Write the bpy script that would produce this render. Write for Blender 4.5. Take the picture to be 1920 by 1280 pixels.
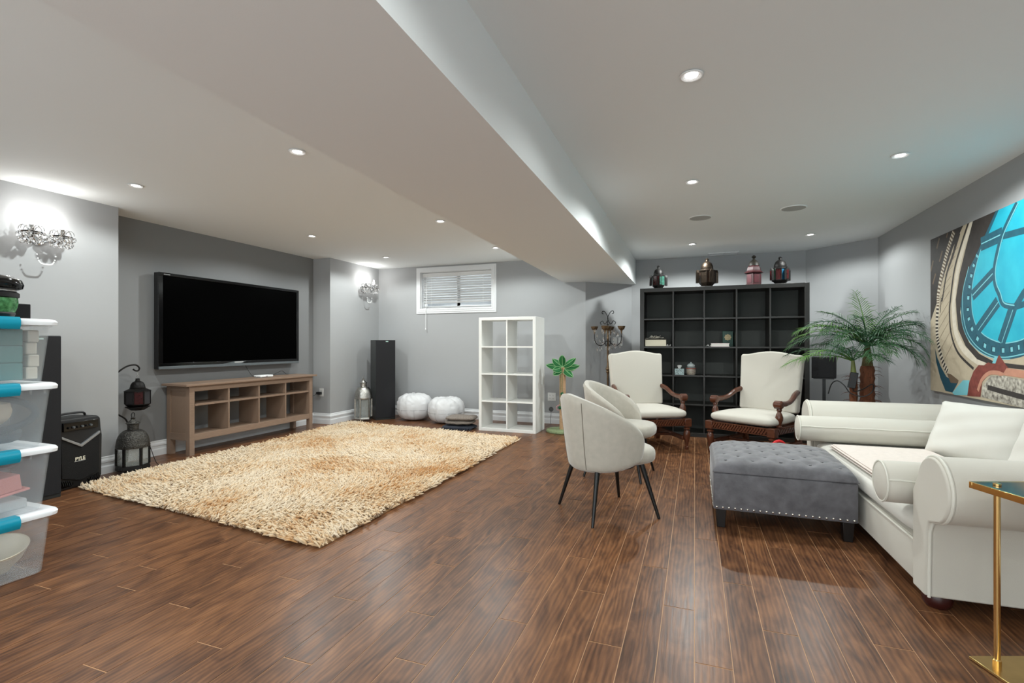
import bpy, math, random
import numpy as np
from mathutils import Vector, Matrix, Euler
random.seed(7)
rng = np.random.default_rng(7)
PI = math.pi
scn = bpy.context.scene
COL = scn.collection
for o in list(bpy.data.objects):
    bpy.data.objects.remove(o, do_unlink=True)

# ---------------------------------------------------------------- camera, sky, exposure
FPX, HORIZON, YAW, CAMZ = 930.0, 645.0, math.atan(343 / 930.0), 1.142
cam_data = bpy.data.cameras.new('camera')
cam_data.sensor_width = 36.0
cam_data.lens = FPX / 1920 * 36
cam_data.shift_y = (HORIZON - 640) / 1920
cam_data.clip_start = 0.02
cam = bpy.data.objects.new('camera', cam_data)
COL.objects.link(cam)
cam.location = (0, 0, CAMZ)
cam.rotation_euler = (PI / 2, 0, YAW)
scn.camera = cam

world = bpy.data.worlds.new('daylight_and_fill')
scn.world = world
world.use_nodes = True
bg = world.node_tree.nodes['Background']
bg.inputs[0].default_value = (0.88, 0.97, 1.0, 1)
bg.inputs[1].default_value = 3.35  # sky at the window, plus added fill through the rear end left open

scn.view_settings.view_transform = 'Standard'
scn.view_settings.look = 'None'
scn.view_settings.exposure = 0.0
scn.view_settings.gamma = 1.0
scn.view_settings.use_curve_mapping = False

try:
    scn.cycles.transparent_max_bounces = 32      # stacked clear plastic
except AttributeError:
    pass
SPOT_W = 40.0      # one recessed downlight
SCONCE_W = 1.7     # one sconce bulb

# ---------------------------------------------------------------- mesh helpers
def V(*a):
    return Vector(a)

class MB:
    def __init__(s):
        s.v = []; s.f = []; s.m = []
    def add(s, verts, faces, mi=0):
        b = len(s.v)
        s.v += [tuple(p) for p in verts]
        s.f += [tuple(i + b for i in f) for f in faces]
        s.m += [mi] * len(faces)
        return s
    def box(s, x0, x1, y0, y1, z0, z1, mi=0):
        v = [(x0, y0, z0), (x1, y0, z0), (x1, y1, z0), (x0, y1, z0), (x0, y0, z1), (x1, y0, z1), (x1, y1, z1), (x0, y1, z1)]
        return s.add(v, [(0, 3, 2, 1), (4, 5, 6, 7), (0, 1, 5, 4), (1, 2, 6, 5), (2, 3, 7, 6), (3, 0, 4, 7)], mi)
    def obox(s, c, size, rot=(0, 0, 0), mi=0):
        R = Euler(rot).to_matrix(); c = Vector(c)
        h = [x / 2 for x in size]
        v = [R @ Vector((a * h[0], b * h[1], d * h[2])) + c for d in (-1, 1) for a, b in ((-1, -1), (1, -1), (1, 1), (-1, 1))]
        return s.add(v, [(0, 3, 2, 1), (4, 5, 6, 7), (0, 1, 5, 4), (1, 2, 6, 5), (2, 3, 7, 6), (3, 0, 4, 7)], mi)
    def tbox(s, x0, x1, y0, y1, z0, z1, t, mi=0):
        # box whose bottom is inset by t (tapered)
        v = [(x0 + t, y0 + t, z0), (x1 - t, y0 + t, z0), (x1 - t, y1 - t, z0), (x0 + t, y1 - t, z0), (x0, y0, z1), (x1, y0, z1), (x1, y1, z1), (x0, y1, z1)]
        return s.add(v, [(0, 3, 2, 1), (4, 5, 6, 7), (0, 1, 5, 4), (1, 2, 6, 5), (2, 3, 7, 6), (3, 0, 4, 7)], mi)
    def tube(s, pts, rad, n=8, cap=True, mi=0, closed=False):
        pts = [Vector(p) for p in pts]
        k = len(pts)
        if not hasattr(rad, '__len__'):
            rad = [rad] * k
        rings = []; prev = None
        for i, p in enumerate(pts):
            if closed:
                t = pts[(i + 1) % k] - pts[i - 1]
            else:
                t = pts[min(i + 1, k - 1)] - pts[max(i - 1, 0)]
            if t.length < 1e-9:
                t = Vector((0, 0, 1))
            t.normalize()
            if prev is None:
                a = Vector((0, 0, 1)) if abs(t.z) < .9 else Vector((1, 0, 0))
                u = t.cross(a).normalized()
            else:
                u = prev - t * prev.dot(t)
                u = u.normalized() if u.length > 1e-6 else t.orthogonal().normalized()
            prev = u
            w = t.cross(u)
            rings.append([p + (u * math.cos(2 * PI * j / n) + w * math.sin(2 * PI * j / n)) * rad[i] for j in range(n)])
        v = [q for r in rings for q in r]
        f = []
        for i in range(k if closed else k - 1):
            for j in range(n):
                a = i * n + j; b = i * n + (j + 1) % n
                i2 = (i + 1) % k
                f.append((a, b, i2 * n + (j + 1) % n, i2 * n + j))
        if cap and not closed:
            f.append(tuple(range(n - 1, -1, -1)))
            f.append(tuple((k - 1) * n + j for j in range(n)))
        return s.add(v, f, mi)
    def lathe(s, prof, n=20, c=(0, 0, 0), axis='z', mi=0, sx=1, sy=1, ph=0.0):
        v = []
        for r, z in prof:
            for j in range(n):
                a = 2 * PI * j / n + ph
                x, y = r * math.cos(a) * sx, r * math.sin(a) * sy
                if axis == 'z': p = (x, y, z)
                elif axis == 'x': p = (z, x, y)
                else: p = (y, z, x)
                v.append((p[0] + c[0], p[1] + c[1], p[2] + c[2]))
        f = []
        for i in range(len(prof) - 1):
            for j in range(n):
                f.append((i * n + j, i * n + (j + 1) % n, (i + 1) * n + (j + 1) % n, (i + 1) * n + j))
        if prof[0][0] > 1e-6: f.append(tuple(range(n - 1, -1, -1)))
        if prof[-1][0] > 1e-6: f.append(tuple((len(prof) - 1) * n + j for j in range(n)))
        return s.add(v, f, mi)
    def prism(s, poly, a0, a1, axis='z', mi=0):
        # poly: 2D points; extruded along axis from a0 to a1.  axis x: poly=(y,z); y: (x,z); z: (x,y)
        def P(p, a):
            return {'x': (a, p[0], p[1]), 'y': (p[0], a, p[1]), 'z': (p[0], p[1], a)}[axis]
        n = len(poly)
        v = [P(p, a0) for p in poly] + [P(p, a1) for p in poly]
        f = [tuple(range(n - 1, -1, -1)), tuple(range(n, 2 * n))]
        f += [(i, (i + 1) % n, n + (i + 1) % n, n + i) for i in range(n)]
        return s.add(v, f, mi)
    def grid(s, fn, nu, nv, mi=0, cu=False):
        v = [fn(i / nu, j / nv) for i in range(nu + (0 if cu else 1)) for j in range(nv + 1)]
        f = []
        for i in range(nu):
            for j in range(nv):
                i2 = (i + 1) % nu if cu else i + 1
                f.append((i * (nv + 1) + j, i2 * (nv + 1) + j, i2 * (nv + 1) + j + 1, i * (nv + 1) + j + 1))
        return s.add(v, f, mi)
    def ball(s, c, r, nu=10, nv=6, sz=1.0, mi=0):
        return s.lathe([(max(r * math.sin(PI * i / nv), 0), -r * sz * math.cos(PI * i / nv)) for i in range(nv + 1)], nu, c, mi=mi)
    def flat(s, poly, fn, mi=0):
        return s.add([fn(*p) for p in poly], [tuple(range(len(poly)))], mi)
    def mesh(s, name, mats, smooth=35):
        me = bpy.data.meshes.new(name)
        me.from_pydata(s.v, [], s.f)
        for m in (mats if isinstance(mats, (list, tuple)) else [mats]):
            me.materials.append(m)
        if any(s.m):
            me.polygons.foreach_set('material_index', s.m)
        import bmesh
        b = bmesh.new(); b.from_mesh(me)
        bmesh.ops.recalc_face_normals(b, faces=b.faces)
        b.to_mesh(me); b.free()
        if smooth:
            me.shade_smooth()
            me.set_sharp_from_angle(angle=math.radians(smooth))
        me.update()
        return me
    def build(s, name, mats, parent=None, smooth=35, bevel=0, seg=2, subsurf=0):
        o = bpy.data.objects.new(name, s.mesh(name, mats, smooth))
        COL.objects.link(o)
        if parent is not None: o.parent = parent
        if bevel:
            b = o.modifiers.new('bevel', 'BEVEL'); b.width = bevel; b.segments = seg; b.limit_method = 'ANGLE'; b.angle_limit = math.radians(40)
            b.harden_normals = False
            o.data.shade_smooth()
            if seg <= 2: o.data.set_sharp_from_angle(angle=math.radians(50))
        if subsurf:
            m = o.modifiers.new('subdivision', 'SUBSURF'); m.levels = subsurf; m.render_levels = subsurf
        return o

def tag(o, label=None, cat=None, group=None, kind=None):
    if label: o['label'] = label
    if cat: o['category'] = cat
    if group: o['group'] = group
    if kind: o['kind'] = kind
    return o
def thing(name, label, cat, loc=(0, 0, 0), rz=0.0, group=None):
    o = bpy.data.objects.new(name, None)
    o.empty_display_size = .05
    COL.objects.link(o)
    o.location = loc; o.rotation_euler = (0, 0, rz)
    return tag(o, label, cat, group)
def struct(o):
    o['kind'] = 'structure'
    return o
def part_copy(o, parent, loc=None, rot=None, scale=None):
    c = o.copy(); COL.objects.link(c); c.parent = parent
    if loc is not None: c.location = loc
    if rot is not None: c.rotation_euler = rot
    if scale is not None: c.scale = scale
    return c
def copy_tree(o, parent=None):
    kids = list(o.children)
    c = o.copy(); COL.objects.link(c); c.parent = parent
    for k in kids: copy_tree(k, c)
    return c
def face_dir(dx, dy):          # turn a thing modelled facing -Y
    return math.atan2(dx, -dy)
def bez(p0, p1, p2, p3, n=12):
    p0, p1, p2, p3 = map(Vector, (p0, p1, p2, p3))
    return [p0 * (1 - t) ** 3 + p1 * 3 * t * (1 - t) ** 2 + p2 * 3 * t * t * (1 - t) + p3 * t ** 3 for t in [i / n for i in range(n + 1)]]
def spline(pts, n=6):
    pts = [Vector(p) for p in pts]; out = []
    for i in range(len(pts) - 1):
        a = pts[max(i - 1, 0)]; b = pts[i]; c = pts[i + 1]; d = pts[min(i + 2, len(pts) - 1)]
        for k in range(n):
            t = k / n
            out.append(.5 * ((2 * b) + (c - a) * t + (2 * a - 5 * b + 4 * c - d) * t * t + (3 * b - a - 3 * c + d) * t ** 3))
    out.append(pts[-1])
    return out

# ---------------------------------------------------------------- materials
def srgb(r, g, b):
    f = lambda c: (c / 255 / 12.92) if c / 255 <= .04045 else ((c / 255 + .055) / 1.055) ** 2.4
    return (f(r), f(g), f(b), 1)
def mat(name, col, rough=.5, metal=0.0, var=0.0, vscale=8.0, vcol=None, bump=0.0, bscale=60.0, trans=0.0, alpha=1.0, ior=1.45, emit=0.0, sheen=0.0, spec=.5, stretch=(1, 1, 1), coat=0.0):
    m = bpy.data.materials.new(name); m.use_nodes = True
    nt = m.node_tree; N = nt.nodes; L = nt.links
    b = N['Principled BSDF']
    col = tuple(col) if len(col) == 4 else tuple(col) + (1,)
    b.inputs['Base Color'].default_value = col
    b.inputs['Roughness'].default_value = rough
    b.inputs['Metallic'].default_value = metal
    b.inputs['IOR'].default_value = ior
    b.inputs['Specular IOR Level'].default_value = spec
    b.inputs['Transmission Weight'].default_value = trans
    b.inputs['Alpha'].default_value = alpha
    if coat: b.inputs['Coat Weight'].default_value = coat
    if sheen:
        b.inputs['Sheen Weight'].default_value = sheen; b.inputs['Sheen Roughness'].default_value = .4
    if emit:
        b.inputs['Emission Color'].default_value = col; b.inputs['Emission Strength'].default_value = emit
    if var or bump:
        tc = N.new('ShaderNodeTexCoord'); mp = N.new('ShaderNodeMapping')
        mp.inputs['Scale'].default_value = stretch
        L.new(tc.outputs['Object'], mp.inputs['Vector'])
    if var:
        nz = N.new('ShaderNodeTexNoise'); nz.inputs['Scale'].default_value = vscale; nz.inputs['Detail'].default_value = 5
        L.new(mp.outputs[0], nz.inputs['Vector'])
        mr = N.new('ShaderNodeMapRange'); mr.inputs[1].default_value = .3; mr.inputs[2].default_value = .7
        L.new(nz.outputs[0], mr.inputs[0])
        mx = N.new('ShaderNodeMix'); mx.data_type = 'RGBA'
        c2 = vcol if vcol else tuple(max(0, c * (1 - var)) for c in col[:3]) + (1,)
        mx.inputs[6].default_value = col; mx.inputs[7].default_value = tuple(c2) if len(c2) == 4 else tuple(c2) + (1,)
        L.new(mr.outputs[0], mx.inputs[0]); L.new(mx.outputs[2], b.inputs['Base Color'])
    if bump:
        n2 = N.new('ShaderNodeTexNoise'); n2.inputs['Scale'].default_value = bscale; n2.inputs['Detail'].default_value = 3
        L.new(mp.outputs[0], n2.inputs['Vector'])
        bp = N.new('ShaderNodeBump'); bp.inputs['Strength'].default_value = bump; bp.inputs['Distance'].default_value = .01
        L.new(n2.outputs[0], bp.inputs['Height']); L.new(bp.outputs[0], b.inputs['Normal'])
    return m
def frosted(name, col, opacity, rough=.25):
    m = bpy.data.materials.new(name); m.use_nodes = True
    nt = m.node_tree; N = nt.nodes; L = nt.links
    b = N['Principled BSDF']; out = N['Material Output']
    b.inputs['Base Color'].default_value = col; b.inputs['Roughness'].default_value = rough
    t = N.new('ShaderNodeBsdfTransparent'); mx = N.new('ShaderNodeMixShader')
    mx.inputs[0].default_value = opacity
    L.new(t.outputs[0], mx.inputs[1]); L.new(b.outputs[0], mx.inputs[2]); L.new(mx.outputs[0], out.inputs[0])
    return m
def plank_material():
    m = bpy.data.materials.new('walnut_plank'); m.use_nodes = True
    nt = m.node_tree; N = nt.nodes; L = nt.links; b = N['Principled BSDF']
    tc = N.new('ShaderNodeTexCoord'); oi = N.new('ShaderNodeObjectInfo')
    mul = N.new('ShaderNodeVectorMath'); mul.operation = 'SCALE'; mul.inputs[0].default_value = (13.7, 31.3, 7.1)
    L.new(oi.outputs['Random'], mul.inputs['Scale'])
    add = N.new('ShaderNodeVectorMath'); add.operation = 'ADD'
    L.new(tc.outputs['Object'], add.inputs[0]); L.new(mul.outputs[0], add.inputs[1])
    def mapped(sc):
        mp = N.new('ShaderNodeMapping'); mp.inputs['Scale'].default_value = sc
        L.new(add.outputs[0], mp.inputs['Vector']); return mp.outputs[0]
    def noise(vec, scale, det, dist):
        n = N.new('ShaderNodeTexNoise'); n.inputs['Scale'].default_value = scale; n.inputs['Detail'].default_value = det; n.inputs['Distortion'].default_value = dist
        L.new(vec, n.inputs['Vector']); return n.outputs[0]
    big = noise(mapped((1.0, .38, 1)), 7.5, 6, 2.2)       # swirling figure
    fine = noise(mapped((1.0, .05, 1)), 95.0, 4, .3)      # pores along the plank
    wv = N.new('ShaderNodeTexWave'); wv.inputs['Scale'].default_value = 15.0; wv.inputs['Distortion'].default_value = 11.0; wv.inputs['Detail'].default_value = 3; wv.inputs['Detail Scale'].default_value = .9
    L.new(mapped((1.0, .16, 1)), wv.inputs['Vector'])
    def madd(a, ka, c, kc):
        x = N.new('ShaderNodeMath'); x.operation = 'MULTIPLY'; x.inputs[1].default_value = ka; L.new(a, x.inputs[0])
        y = N.new('ShaderNodeMath'); y.operation = 'MULTIPLY_ADD'; y.inputs[1].default_value = kc; L.new(c, y.inputs[0]); L.new(x.outputs[0], y.inputs[2])
        return y.outputs[0]
    s = madd(madd(big, .70, wv.outputs[0], .15), 1.0, fine, .36)
    s = madd(s, 1.0, oi.outputs['Random'], .12)
    cr = N.new('ShaderNodeValToRGB')
    e = cr.color_ramp.elements
    e[0].position = .36; e[0].color = srgb(56, 37, 26)
    e[1].position = .98; e[1].color = srgb(152, 106, 70)
    for p, c in ((.52, srgb(86, 56, 38)), (.64, srgb(105, 70, 47)), (.78, srgb(126, 85, 56))):
        k = e.new(p); k.color = c
    L.new(s, cr.inputs[0]); L.new(cr.outputs[0], b.inputs['Base Color'])
    mr = N.new('ShaderNodeMapRange'); mr.inputs[3].default_value = .27; mr.inputs[4].default_value = .40
    L.new(fine, mr.inputs[0]); L.new(mr.outputs[0], b.inputs['Roughness'])
    bp = N.new('ShaderNodeBump'); bp.inputs['Strength'].default_value = .12; bp.inputs['Distance'].default_value = .003
    L.new(fine, bp.inputs['Height']); L.new(bp.outputs[0], b.inputs['Normal'])
    b.inputs['Specular IOR Level'].default_value = .27
    return m
def rug_material():
    m = bpy.data.materials.new('shag_yarn'); m.use_nodes = True
    nt = m.node_tree; N = nt.nodes; L = nt.links; b = N['Principled BSDF']
    tc = N.new('ShaderNodeTexCoord')
    def noise(scale, det):
        n = N.new('ShaderNodeTexNoise'); n.inputs['Scale'].default_value = scale; n.inputs['Detail'].default_value = det
        L.new(tc.outputs['Object'], n.inputs['Vector']); return n.outputs[0]
    a = noise(1.3, 5); c = noise(22, 3)
    x = N.new('ShaderNodeMath'); x.operation = 'MULTIPLY_ADD'; x.inputs[1].default_value = .40; L.new(c, x.inputs[0]); L.new(a, x.inputs[2])
    cr = N.new('ShaderNodeValToRGB'); e = cr.color_ramp.elements
    e[0].position = .66; e[0].color = srgb(232, 214, 188); e[1].position = .99; e[1].color = srgb(196, 146, 92)
    k = e.new(.82); k.color = srgb(224, 197, 160)
    at_ = N.new('ShaderNodeAttribute'); at_.attribute_name = 'tone'
    y = N.new('ShaderNodeMath'); y.operation = 'MULTIPLY_ADD'; y.inputs[1].default_value = .20; L.new(at_.outputs['Fac'], y.inputs[0]); L.new(x.outputs[0], y.inputs[2])
    L.new(y.outputs[0], cr.inputs[0]); L.new(cr.outputs[0], b.inputs['Base Color'])
    b.inputs['Roughness'].default_value = .8; b.inputs['Specular IOR Level'].default_value = .2
    b.inputs['Sheen Weight'].default_value = .2
    return m

G = {}
G['wall'] = mat('grey_wall_paint', srgb(164, 165, 166), .75, bump=.03, bscale=300)
G['accent'] = mat('dark_grey_wall_paint', srgb(128, 129, 130), .7, bump=.03, bscale=300)
G['ceiling'] = mat('ceiling_paint', srgb(234, 237, 237), .85, bump=.03, bscale=200)
G['trim'] = mat('white_trim_paint', srgb(226, 227, 228), .4)
G['seam'] = mat('floor_seam_highlight', srgb(196, 152, 112), .5)  # highlights on the plank bevels, put in as a pale tan colour
G['plank'] = plank_material()
G['rug'] = rug_material()
G['rug_back'] = mat('rug_backing', srgb(186, 150, 108), .9, var=.3)
G['white_plastic'] = mat('white_plastic', srgb(235, 236, 236), .35)
G['white_lacquer'] = mat('white_lacquer', srgb(236, 236, 232), .4)
G['black_plastic'] = mat('black_plastic', srgb(26, 26, 27), .45, bump=.1, bscale=400)
G['black_satin'] = mat('black_satin_paint', srgb(16, 16, 16), .35)
G['black_cloth'] = mat('black_speaker_cloth', srgb(34, 34, 37), .85, var=.5, vscale=250, bump=.3, bscale=500)
G['black_vinyl'] = mat('black_vinyl', srgb(44, 47, 46), .4)
G['black_gloss'] = mat('black_gloss', srgb(10, 10, 11), .12)
G['screen'] = mat('tv_screen', (.0003, .0003, .0003), .3, spec=.02)
G['grey_plastic'] = mat('grey_plastic', srgb(92, 98, 101), .3)
G['silver_logo'] = mat('silver_logo', srgb(200, 200, 198), .3)
G['grey_oak'] = mat('grey_brown_oak', srgb(146, 122, 104), .5, var=.2, vscale=30, stretch=(6, .5, 6), bump=.1, bscale=80)
G['dark_wood'] = mat('black_brown_veneer', srgb(40, 38, 35), .4, var=.15, vscale=30, stretch=(1, 1, 6))
G['iron'] = mat('dark_iron', srgb(34, 32, 31), .5, .6, var=.4, vscale=30, bump=.4, bscale=60)
G['pierced'] = mat('embossed_pewter', srgb(92, 90, 86), .42, .85, var=.65, vscale=70, bump=.8, bscale=90)
G['silver'] = mat('silver_metal', srgb(196, 194, 188), .28, 1, var=.35, vscale=45, bump=.5, bscale=80)
G['brass_dark'] = mat('aged_brass', srgb(54, 45, 37), .4, .85, var=.4, vscale=40, bump=.3, bscale=90)
G['chrome'] = mat('chrome', srgb(206, 207, 208), .12, 1)
G['gold'] = mat('polished_gold', srgb(232, 194, 128), .14, 1)
G['gold_brushed'] = mat('brushed_gold', srgb(222, 190, 128), .22, 1, var=.15, vscale=20)
G['bronze'] = mat('antique_bronze', srgb(122, 98, 72), .45, .6, var=.5, vscale=35)
G['glass'] = mat('clear_glass', (1, 1, 1), .02, trans=1, ior=1.45)
G['crystal'] = mat('cut_crystal', (1, 1, 1), .0, trans=1, ior=1.55)
G['bead'] = mat('crystal_bead', srgb(240, 240, 240), .08, spec=.8)
G['pane'] = frosted('window_glass', (.9, .95, 1, 1), .06, .02)
G['lantern_glass'] = frosted('lantern_glass', srgb(170, 175, 172), .30, .08)
G['red_glass'] = mat('red_glass', srgb(62, 18, 20), .2, var=.5, vscale=50)
G['green_glass'] = mat('green_glass', srgb(48, 128, 84), .2, var=.5, vscale=60)
G['blue_glass'] = mat('blue_glass', srgb(34, 84, 112), .2, var=.4, vscale=60)
G['clear_mosaic'] = mat('pale_pressed_glass', srgb(196, 190, 172), .2, var=.8, vscale=70)
G['teal_mosaic'] = mat('teal_pressed_glass', srgb(62, 108, 94), .2, var=.85, vscale=70)
G['sky_mosaic'] = mat('blue_pressed_glass', srgb(80, 130, 156), .2, var=.8, vscale=70)
G['amber_glass'] = mat('amber_glass', srgb(62, 46, 36), .25, .3, var=.4, vscale=30)
G['red_wood'] = mat('red_painted_metal', srgb(66, 18, 22), .55, var=.45, vscale=25)
G['olive_wood'] = mat('olive_painted_metal', srgb(34, 30, 21), .55, var=.3, vscale=25)
G['cream'] = mat('cream_linen', srgb(200, 195, 184), .85, bump=.12, bscale=350, sheen=.15)
G['white_linen'] = mat('white_linen', srgb(208, 205, 197), .85, bump=.12, bscale=350, sheen=.15)
G['velvet'] = mat('beige_velvet', srgb(184, 178, 166), .8, var=.10, vscale=25, sheen=.5, bump=.08, bscale=250)
G['dark_seam'] = mat('dark_seam', srgb(120, 113, 102), .8)
G['piping'] = mat('cream_piping', srgb(212, 209, 198), .8)
G['mahogany'] = mat('carved_mahogany', srgb(94, 52, 34), .3, var=.4, vscale=22, stretch=(1, 1, 3), coat=.3)
G['cherry_foot'] = mat('cherry_wood_foot', srgb(58, 22, 19), .3)
G['grey_velvet'] = mat('grey_velvet', srgb(104, 102, 106), .62, var=.42, vscale=17, sheen=.3, bump=.1, bscale=120)
G['espresso'] = mat('espresso_wood', srgb(22, 17, 15), .4)
G['nail'] = mat('nickel_nailhead', srgb(210, 204, 196), .2, 1)
G['pink_knit'] = mat('blush_blanket', srgb(224, 212, 203), .9, var=.08, vscale=30, bump=.3, bscale=160)
G['blanket_edge'] = mat('blanket_edge', srgb(206, 192, 178), .9, bump=.3, bscale=160)
G['bin'] = frosted('frosted_bin_plastic', srgb(222, 230, 234), .14, .45)
G['lid'] = mat('white_lid_plastic', srgb(240, 243, 246), .3)
G['teal'] = mat('teal_plastic', srgb(0, 150, 178), .3)
G['teal_cloth'] = mat('teal_fabric', srgb(74, 128, 126), .9, var=.2, vscale=6)
G['paper'] = mat('paper', srgb(206, 200, 186), .8, var=.12, vscale=60)
G['cream_page'] = mat('book_pages', srgb(222, 214, 192), .8, var=.15, vscale=90, stretch=(1, 1, 10))
G['charcoal_felt'] = mat('charcoal_felt', srgb(78, 86, 92), .9, var=.2)
G['pad'] = mat('beige_pad', srgb(206, 196, 178), .9)
G['pink_box'] = mat('pink_card', srgb(222, 150, 146), .7)
G['plum'] = mat('plum_cloth', srgb(110, 96, 104), .9, var=.2)
G['bowl'] = mat('cream_ceramic', srgb(226, 218, 198), .3)
G['slate'] = mat('slate_plastic', srgb(104, 118, 126), .4)
G['pouf'] = mat('white_leather', srgb(214, 214, 215), .5, bump=.5, bscale=16)
G['stitch'] = mat('grey_stitch', srgb(150, 150, 150), .7)
G['dot_cloth'] = mat('taupe_cloth', srgb(102, 92, 86), .9, var=.55, vscale=120, vcol=srgb(150, 140, 130))
G['navy_cloth'] = mat('navy_cloth', srgb(50, 54, 64), .9, var=.3)
G['sisal'] = mat('sisal_rope', srgb(206, 168, 130), .85, var=.25, vscale=90, stretch=(.3, .3, 3), bump=.6, bscale=120)
G['base_green'] = mat('green_plush', srgb(150, 166, 124), .95, var=.35, vscale=60, bump=.6, bscale=200)
G['felt_leaf'] = mat('green_felt_leaf', srgb(38, 118, 62), .7, var=.35, vscale=20)
G['leaf_edge'] = mat('pale_leaf_edge', srgb(150, 196, 140), .7)
G['frond'] = mat('palm_leaf', srgb(62, 100, 52), .5, var=.5, vscale=5, vcol=srgb(34, 72, 54))
G['frond_lit'] = mat('lit_palm_leaf', srgb(98, 144, 62), .5, var=.4, vscale=6)  # brighter copy of the palm leaf, light on some fronds put into the colour
G['palm_stem'] = mat('palm_stem', srgb(122, 132, 70), .5, var=.3)
G['palm_trunk'] = mat('palm_fibre', srgb(112, 66, 42), .9, var=.45, vscale=40, stretch=(1, 1, .3), bump=1.0, bscale=70)
G['pot'] = mat('black_nursery_pot', srgb(30, 28, 27), .5)
G['soil'] = mat('potting_soil', srgb(52, 38, 28), .95, bump=1, bscale=80)
G['red_cloth'] = mat('red_fabric', srgb(206, 30, 34), .6)
G['outlet'] = mat('outlet_plastic', srgb(222, 222, 220), .4)
G['slot'] = mat('outlet_slot', srgb(60, 60, 60), .6)
G['book_dark'] = mat('dark_book_cover', srgb(66, 58, 50), .6)
G['book_pink'] = mat('pale_pink_cover', srgb(226, 208, 206), .5)
G['book_green'] = mat('green_book_cover', srgb(16, 66, 52), .45)
G['emblem'] = mat('cream_gold_emblem', srgb(206, 186, 140), .5, var=.4, vscale=120)
G['tissue_box'] = mat('black_white_pattern', srgb(206, 226, 226), .5, var=.95, vscale=75, vcol=srgb(40, 60, 62))
G['tissue'] = mat('tissue_paper', srgb(226, 224, 220), .9)
G['jar_fill'] = mat('wrapped_sweets', srgb(178, 170, 142), .4, var=.8, vscale=80, vcol=srgb(120, 60, 46))
G['vent_grille'] = mat('speaker_grille', srgb(172, 172, 170), .8)
G['lamp_lens'] = mat('downlight_lens', (1, .98, .95), .5, emit=14)
G['bulb'] = mat('candle_bulb', (1, .97, .92), .5, emit=18)
G['blind'] = mat('white_blind_slat', srgb(228, 228, 228), .5)
G['label_green'] = mat('green_printed_jar', srgb(96, 160, 104), .25, var=.6, vscale=50, vcol=srgb(40, 90, 48))

# ================================================================ THE ROOM
XL, XN, XR, YB, YR, CE, YF = -4.886, -5.186, 1.988, 6.903, 7.47, 2.375, -2.2
NY0, NY1 = 2.973, 5.745            # niche
DL0, DL1 = (-1.443, YB), (-0.876, YR)
DR0, DR1 = (1.37, YR), (XR, 6.852)

floor = struct(MB().box(-5.3, 2.1, YF, 7.6, -.12, -.0013).build('floor', G['seam'], smooth=0))
tag(floor, 'dark walnut laminate plank floor with bevel highlights painted into the seams', kind='structure')
PW, PLN, GAP = .128, 1.215, .0032
def plank_mesh(l, w=PW):
    b = MB(); x = (w - GAP) / 2; y = (l - .0052) / 2
    return b.box(-x, x, -y, y, -.010, 0)
full_me = plank_mesh(PLN).mesh('plank', G['plank'], 0)
planks = []
nrow = int(round((2.04 + 5.25) / PW))
for i in range(nrow):
    xc = -5.25 + (i + .5) * PW
    off = (i * .405 + random.uniform(-.12, .12)) % PLN
    y = YF - off
    while y < 7.55:
        a, b = max(y, YF), min(y + PLN, 7.55)
        if b - a > .03:
            planks.append((xc, (a + b) / 2, b - a))
        y += PLN
def seen_rank(p):
    best = 1e9
    for k in (-.5, -.25, 0, .25, .5):
        x, y = p[0], p[1] + k * p[2]
        d = -x * math.sin(YAW) + y * math.cos(YAW)
        lat = x * math.cos(YAW) + y * math.sin(YAW)
        if d < .7: continue
        px = 960 + FPX * lat / d; py = HORIZON + FPX * CAMZ / d
        if px < -40 or px > 1960 or py > 1330: continue
        if -4.45 < x < -2.02 and 2.5 < y < 5.7: continue        # under the rug
        if x > .95 and y > 2.3: continue                        # under the sofa
        if x < -4.9 or (x < -3.05 and y < 1.55): continue
        best = min(best, d)
    return best
order = sorted(range(len(planks)), key=lambda i: seen_rank(planks[i]))
rest = MB()
for n, i in enumerate(order):
    x, y, l = planks[i]
    if n < 300:
        me = full_me if abs(l - PLN) < 1e-4 else plank_mesh(l).mesh('plank', G['plank'], 0)
        o = bpy.data.objects.new('plank', me); COL.objects.link(o); o.parent = floor; o.location = (x, y, 0)
    else:
        rest.box(x - (PW - GAP) / 2, x + (PW - GAP) / 2, y - (l - .0052) / 2, y + (l - .0052) / 2, -.010, 0)
tag(rest.build('plank_field', G['plank'], floor, 0), kind='stuff')

struct(MB().box(-5.4, -1.5, YF, 7.06, CE, CE + .1).box(-1.5, 2.3, YF, 7.75, CE, CE + .1).build('ceiling', G['ceiling'], smooth=0))
bl = lambda y: -1.574 - .0292 * (y - .768)
br = lambda y: -.764 - .0083 * (y - 1.067)
beam = MB()
beam.prism([(bl(YF), YF), (br(YF), YF), (br(7.6), 7.6), (bl(7.6), 7.6)], 2.02, CE + .02)
struct(beam.build('ceiling_beam', G['ceiling'], smooth=0))

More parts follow.
